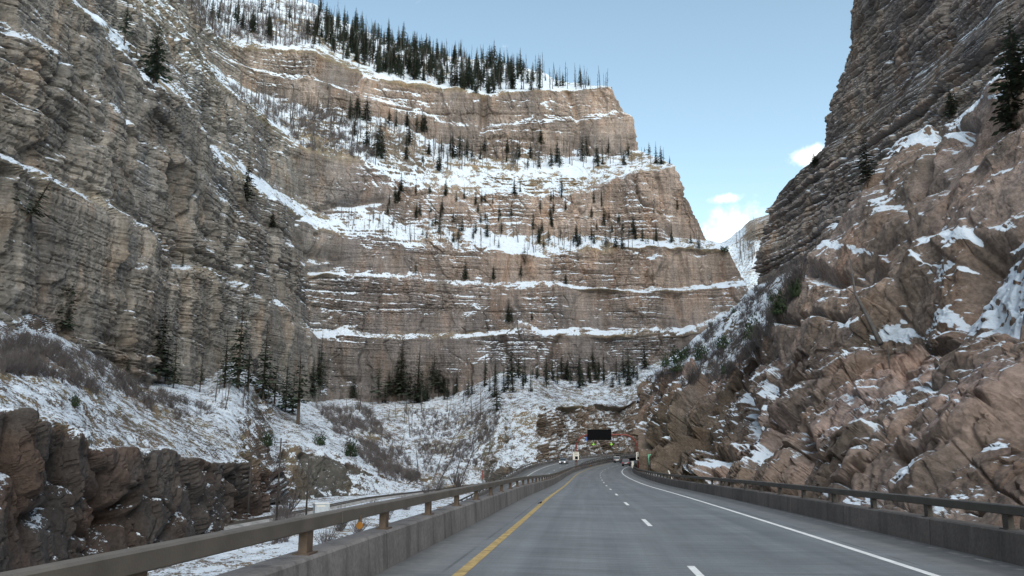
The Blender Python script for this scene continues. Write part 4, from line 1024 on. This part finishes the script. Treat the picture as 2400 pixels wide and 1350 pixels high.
scatter(120, [(735,15),(860,75),(1000,122),(1200,155),(1260,175),(1200,210),(1135,222),(1000,192),(880,172),(800,130),(740,100)], (9, 18), 'dark conifer of the forest on the plateau above the far wall', 'conifers on the plateau', 'c')
scatter(18, [(440,20),(740,20),(740,105),(560,95)], (8, 15), 'dark conifer standing among grey burned trunks at the top left', 'conifers among burned trunks at the top', 'c')
scatter(42, [(430,-10),(740,10),(740,115),(560,100),(470,80)], (9, 16), 'grey burned trunk on the snowy slope at the top left', 'burned trunks at the top left', 's')
scatter(40, [(740,30),(1000,122),(1260,165),(1420,200),(1420,206),(1180,214),(900,180),(760,115)], (8, 15), 'bare burned trunk on the plateau rim above the far wall', 'burned trunks on the plateau', 's')
scatter(60, [(520,185),(600,225),(800,262),(900,330),(880,385),(720,350),(640,285),(560,225)], (8, 14), 'bare burned trunk on the steep upper snow bench', 'burned trunks on the upper bench', 's')
scatter(26, [(790,255),(980,300),(1100,360),(1040,400),(900,380),(830,330)], (9, 16), 'dark conifer on the upper snow bench below the rim cliff', 'conifers on the upper bench', 'c')
scatter(26, [(1090,352),(1490,355),(1560,385),(1300,395),(1100,395)], (7, 15), 'dark conifer along the foot of the warm rim cliff', 'conifers below the rim cliff', 'c')
scatter(30, [(1000,335),(1490,355),(1570,384),(1300,400),(1000,390)], (7, 12), 'bare trunk along the foot of the warm rim cliff', 'bare trunks below the rim cliff', 's')
scatter(48, [(790,495),(900,512),(1000,525),(1300,555),(1600,560),(1600,580),(1300,598),(1040,580),(940,565),(800,540)], (5, 11), 'bare trunk on the long middle snow bench', 'bare trunks on the middle bench', 's')
scatter(20, [(900,515),(1000,525),(1300,555),(1640,560),(1640,578),(1300,590),(1040,575)], (5, 11), 'dark conifer on the long middle snow bench', 'conifers on the middle bench', 'c')
scatter(16, [(900,440),(1320,450),(1500,530),(1300,545),(980,520)], (6, 11), 'dark conifer clinging to the cliff above the middle bench', 'conifers on the cliff above the middle bench', 'c')
forest_stuff(240, [(735,5),(860,62),(1000,118),(1200,152),(1300,190),(1420,202),(1420,206),(1200,210),(1135,222),(1000,190),(880,170),(800,128),(740,98)], (5, 14), 'c', 'dense far conifers filling the plateau forest behind the single ones')
forest_stuff(340, [(430,-20),(740,8),(860,66),(1000,120),(1260,160),(1430,202),(1430,206),(1180,214),(1000,190),(880,172),(740,110),(560,98),(470,70)], (7, 15), 's', 'grey mass of burned trunks over the plateau snow')
forest_stuff(200, [(520,185),(600,225),(800,262),(960,300),(1100,360),(1490,358),(1560,384),(1300,400),(1000,400),(880,385),(720,350),(640,285),(560,225)], (6, 13), 's', 'grey mass of burned trunks over the upper snow bench')
forest_stuff(60, [(790,495),(900,512),(1000,525),(1300,555),(1640,560),(1640,582),(1300,600),(1040,582),(940,565),(800,540)], (4, 9), 's', 'thin bare saplings over the middle snow bench')
forest_stuff(60, [(820,420),(1000,440),(1300,460),(1600,470),(1640,560),(1300,590),(1040,575),(900,510)], (5, 10), 'c', 'small far conifers dotted over the cliff and middle snow bench')
forest_stuff(45, [(840,935),(960,925),(1060,918),(1130,890),(1290,885),(1480,870),(1500,900),(1300,910),(1130,930),(960,950)], (6, 13), 'c', 'low far conifers behind the belt at the foot of the far wall')
for x, b, tp in [(978,640,600),(1087,652,595),(1160,650,610),(1225,655,600),(1225,615,560),(1330,660,625)]: plant(x, b, tp, 'small dark conifer on the thin snow ledge halfway up', 'conifers on the thin snow ledge')
for x, b, tp in [(1345,205,150),(1358,203,152),(1378,204,172),(1418,206,172),(1325,203,145),(1312,200,150)]: plant(x, b, tp, 'bare pointed tree on the rim at the right end of the plateau', 'bare trees at the rim end', 's', lean=0)
for x, b, tp in [(1508,352,335),(1518,358,322),(1532,378,318),(1565,384,355)]: plant(x, b, tp, 'thin tree against the sky on the step below the rim', 'thin trees on the sky step')
plant(1668, 552, 487, 'lone conifer against the sky at the right end of the middle bench', var=4); plant(1640, 578, 530, 'dark conifer at the right end of the middle bench left of the lone one', var=1)
scatter(16, [(1705,600),(1745,560),(1775,550),(1770,640),(1735,620)], (10, 20), 'bare trunk on the distant hillside in the gap', 'bare trunks on the distant hillside', 's', ymin=450)
plant(1722, 568, 518, 'tall bare snag on the skyline of the distant hillside', None, 's', lean=0)
scatter(14, [(480,910),(620,935),(640,960),(520,960)], (4, 8), 'thin bare trunk on the slope beneath the tall conifers', 'bare trunks below the tall conifers', 's')
scatter(18, [(760,950),(1100,940),(1180,960),(1100,1000),(800,990)], (5, 10), 'thin bare trunk on the slope below the far wall', 'bare trunks below the far wall', 's')
for x, b, tp, ln in [(1010,1120,1030,.35),(1030,1128,1040,.5),(1060,1125,1035,.25),(985,1110,1040,-.1),(1085,1110,1030,.4),(1120,1100,1040,.3),(1140,1060,1000,.1),(1000,1080,1015,.45),(940,1060,1000,.2),(900,1040,985,-.15),(870,1010,960,.1),(1045,1070,1000,.35),(1150,1020,950,.1),(1100,1050,980,.2),(820,985,930,.1),(965,1020,955,-.1)]:
    plant(x, b, tp, 'thin leaning bare sapling in the gully above the railway', 'bare saplings above the railway', 's', lean=ln)
# right side trees
plant(2385, 215, -10, 'dark bushy conifer high on the cliff at the right edge', var=2, wide=1.6)
plant(2372, 300, 80, 'dark conifer below the bushy one at the right edge', var=0, wide=1.5)
plant(2228, 275, 185, 'dark conifer rooted in the bedded cliff', var=2, wide=1.3)
plant(2030, 430, 285, 'ragged dark tree in front of the bedded cliff', var=4, wide=1.1)
plant(1905, 385, 345, 'small shrubby tree on the shoulder of the nose', var=2, wide=2.0)
P0, P1, P2, P3 = [at(*q) for q in ((2064, 806, 61), (2035, 745, 62.5), (2005, 690, 64), (1992, 605, 66))]
b = MB(); b.tube([P0, P1, P2, P3], [.22, .16, .11, .04], 7); b.tube([P2, P2+np.array([-.8, .3, .9])], [.04, .015], 5); b.tube([P1, P1+np.array([.5, .2, 1.2])], [.04, .015], 5); b.tube([P2*.5+P3*.5, P2*.5+P3*.5+np.array([.6, .2, .9])], [.03, .012], 5)
o = b.build('dead_tree', M['snag'], None, True); tag(o, 'long leaning dead trunk against the brown bluff', 'dead tree')
P = ground_at(2083, 858); o = MB().tube([(0, 0, -.3), (0, 0, 1.5)], .05, 6).build('fence_post', M['steel_dark']); o.location = P.tolist(); tag(o, 'thin dark steel post on the snowy ledge of the bluff', 'post')

# juniper bushes
def bush_data(seed, n=620):
    r = np.random.default_rng(seed); V, Q = [], []
    for i in range(n):
        u = r.normal(0, 1, 3); u /= np.linalg.norm(u); u[2] = abs(u[2]); c = u*np.array([.8, .8, 1.0])*(.35+.65*r.random()**.5)*(.8+.25*math.sin(5*u[0]+3*u[1]+seed)); sz = .045+.055*r.random()
        a = r.normal(0, 1, 3); a /= np.linalg.norm(a); b = np.cross(a, u); b /= np.linalg.norm(b)+1e-9; k = len(V)
        V += [c-a*sz, c+b*sz*.5, c+a*sz+u*sz*.4, c-b*sz*.5]; Q.append((k, k+1, k+2, k+3))
    return np.array(V), np.array(Q)
JUN = []
for i in range(4):
    o = npmesh('foliage', *bush_data(500+i), M['juniper']); JUN.append(o.data); bpy.data.objects.remove(o)
stem_me = MB().tube([(0, 0, -.25), (.04, .02, .5)], [.09, .03], 6).build('stem', M['bark']); STEM = stem_me.data; bpy.data.objects.remove(stem_me)
def bush(px, pyb, wpx, hpx, label, group=None):
    P = ground_at(px, pyb)
    if P is None: return
    root = empty('evergreen_bush', P.tolist(), random.random()*6); k = wpx/F*P[1]/1.5; root.scale = (k, k, hpx/F*P[1]/1.05); tag(root, label, 'bush', group)
    link(bpy.data.objects.new('foliage', random.choice(JUN)), root); link(bpy.data.objects.new('stem', STEM), root)
bush(176, 948, 28, 38, 'round green bush alone on the leftmost snow slope')
bush(752, 1038, 36, 34, 'round green bush on the edge of the grey bluff')
bush(628, 1040, 40, 40, 'dark bush on the brow left of the utility pole')
bush(825, 1066, 40, 50, 'green bush by the brush strip right of the grey bluff')
for x, y, w, h in [(1590,845,60,48),(1556,855,28,36),(1640,838,48,45),(1690,812,46,40),(1765,790,54,66),(1828,735,56,70),(1862,690,40,50),(1715,728,14,14),(1660,760,16,16),(1805,700,26,26),(1583,868,40,24),(1700,870,40,30)]:
    bush(x, y, w, h, 'dark green juniper on the shrubby talus below the nose', 'junipers on the shrubby talus')
bush(1692, 585, 26, 18, 'low green bush where the far wall meets the gap')

# leafless brush, uncountable
def twig_clump(r, n=18):
    V, Q = [], []
    for i in range(n):
        an = r.random()*6.28; sp = r.random()*.9; h = .5+.7*r.random()
        p = np.array([r.normal(0, .12), r.normal(0, .12), -.1]); q = np.array([math.cos(an)*sp*.6, math.sin(an)*sp*.6, h*.6]); e = q+np.array([math.cos(an+r.normal(0, .8))*.35*sp, math.sin(an)*.35*sp, h*.45])
        sliver(V, Q, p, q, .016, .012); sliver(V, Q, q, e, .012, .006); 
        sliver(V, Q, q, q+np.array([r.normal(0, .22), r.normal(0, .22), .3]), .009, .005)
    return np.array(V), np.array(Q)
rr = np.random.default_rng(9); CL = [twig_clump(rr) for _ in range(5)]
def brush(name, n, poly, hr, label, thick=1.0, dens=None):
    Vs, Qs, off = [], [], 0; xs_ = [p[0] for p in poly]; ys_ = [p[1] for p in poly]; c = k = 0
    while c < n and k < 60*n:
        k += 1; x = random.uniform(min(xs_), max(xs_)); y = random.uniform(min(ys_), max(ys_))
        if not inpoly(np.array(x), np.array(y), poly): continue
        P = ground_at(x, y, 1)
        if P is None: continue
        nzv = vnoise(np.array(P[0]/5), np.array(P[1]/5), np.array(P[2]/5), 77)
        if nzv < random.uniform(-.5, .4): continue
        V, Q = random.choice(CL); h = random.uniform(*hr); a = random.random()*6.28; ca, sa = math.cos(a), math.sin(a)
        W = V*h; W = np.stack([W[:, 0]*ca-W[:, 1]*sa, W[:, 0]*sa+W[:, 1]*ca, W[:, 2]], -1)+P
        Vs.append(W); Qs.append(Q+off); off += len(W); c += 1
    if Vs:
        o = npmesh(name, np.concatenate(Vs), np.concatenate(Qs), M['twig']); tag(o, label, 'brush', None, 'stuff')
brush('brush', 520, [(0,785),(100,795),(200,825),(300,880),(400,930),(520,960),(420,985),(250,930),(100,880),(0,880)], (.8, 1.6), 'grey leafless brush over the top of the left snow slope')
brush('brush', 700, [(740,950),(860,950),(960,1080),(1000,1140),(900,1120),(800,1030)], (.9, 2.0), 'leafless brush in the gully right of the grey bluff')
brush('brush', 800, [(950,960),(1180,960),(1120,1090),(1000,1110)], (.6, 1.3), 'thin leafless brush over the snowy slope beside the railway')
brush('brush', 430, [(1510,890),(1640,790),(1760,680),(1890,610),(1880,650),(1800,800),(1700,890),(1560,910)], (1.0, 2.2), 'grey brush over the shrubby talus under the nose')
brush('brush', 90, [(640,1190),(700,1215),(760,1240),(640,1280)], (.8, 1.7), 'dark brush around the utility poles')
brush('brush', 420, [(430,0),(740,15),(740,112),(560,98),(470,80)], (1.5, 3.5), 'grey burned thicket on the snow at the top left')
brush('brush', 420, [(520,185),(600,225),(800,262),(900,330),(880,385),(720,350),(640,285),(560,225)], (1.2, 3.0), 'grey burned thicket on the upper snow bench')
# distinct leafless shrubs behind the near rail
v, q = [], []
for i in range(3):
    V, Q = CL[i]; v.append(V+np.array([.1*i, .05*i, .0])); q.append(Q+sum(len(x) for x in v[:-1]))
o = npmesh('bare_shrub', np.concatenate(v), np.concatenate(q), M['twig']); SH = o.data; bpy.data.objects.remove(o)
for px_, pb, hh_ in [(800,1240,90),(770,1290,80),(840,1250,70),(1000,1160,50),(1035,1150,60),(950,1190,55),(1080,1140,70),(870,1200,60),(680,1200,80),(905,1215,60)]:
    P = ground_at(px_, pb)
    if P is None: continue
    o = link(bpy.data.objects.new('bare_shrub', SH)); k = hh_*.6/F*P[1]/1.1; o.location = P.tolist(); o.scale = (k*.9, k*.9, k); o.rotation_euler = (0, 0, random.random()*6); tag(o, 'leafless shrub in the snow between the near rail and railway', 'shrub', 'leafless shrubs behind the near rail')

# ------------------------------------------------------------------ world, sun, camera
SUN_EL, SUN_AZ = math.radians(42), math.radians(165)      # azimuth clockwise from +Y (behind right shoulder)
w = bpy.data.worlds.new('World'); SC.world = w; w.use_nodes = True; nt = w.node_tree; g = N(nt)
bg = nt.nodes['Background']; sky = g.n('ShaderNodeTexSky', sky_type='NISHITA'); sky.sun_disc = False
sky.sun_elevation = SUN_EL; sky.sun_rotation = SUN_AZ; sky.air_density = 1.1; sky.dust_density = 2.5; sky.ozone_density = 1.4; sky.altitude = 1800
dirv = g.n('ShaderNodeTexCoord').outputs['Generated']
def cloud(px, py, rad, sq, amt):
    d = ray(px, py); d = d/np.linalg.norm(d)
    vm = g.n('ShaderNodeVectorMath', operation='SUBTRACT'); g.l(dirv, vm.inputs[0]); vm.inputs[1].default_value = d
    m2 = g.n('ShaderNodeVectorMath', operation='MULTIPLY'); g.l(vm.outputs[0], m2.inputs[0]); m2.inputs[1].default_value = sq
    ln = g.n('ShaderNodeVectorMath', operation='LENGTH'); g.l(m2.outputs[0], ln.inputs[0])
    nz = g.noise(dirv, 26, 6, .62)
    v = g.math('ADD', g.mr(ln.outputs['Value'], 0, rad, 1, 0), g.math('MULTIPLY', g.math('SUBTRACT', nz, .5), 1.9))
    return g.math('MULTIPLY', g.mr(v, .3, 1.15, 0, 1, True), amt)
cf = g.math('MAXIMUM', cloud(1896, 366, .036, (1, 1, 1.9), 1.), g.math('MAXIMUM', cloud(1735, 560, .085, (1, 1, 1.4), .6), cloud(1700, 466, .032, (1, 1, 3.4), .8)))
wb = g.mix(1.0, sky.outputs[0], (1.21, 1.13, .86), 'MULTIPLY')
mx = g.mix(cf, wb, (8.6, 8.5, 8.1))
g.l(mx, bg.inputs['Color']); bg.inputs['Strength'].default_value = .15
sl = bpy.data.lights.new('Sun', 'SUN'); sl.energy = 1.05; sl.angle = math.radians(80); sl.color = (1, .965, .92)
so = link(bpy.data.objects.new('Sun', sl))
dv = Vector((math.sin(SUN_AZ)*math.cos(SUN_EL), math.cos(SUN_AZ)*math.cos(SUN_EL), math.sin(SUN_EL)))
so.rotation_euler = (-dv).to_track_quat('-Z', 'Y').to_euler()
cam = bpy.data.cameras.new('Camera'); cam.sensor_width = 36; cam.lens = 36*F/2400; cam.clip_end = 9000; cam.clip_start = .1
co = link(bpy.data.objects.new('Camera', cam)); co.location = (0, 0, H); co.rotation_euler = (math.pi/2+PITCH, 0, 0); SC.camera = co
SC.view_settings.view_transform = 'Standard'; SC.view_settings.look = 'None'; SC.view_settings.exposure = 1.02; SC.view_settings.gamma = 1
SC.render.engine = 'CYCLES'; SC.cycles.max_bounces = 5; SC.cycles.diffuse_bounces = 2
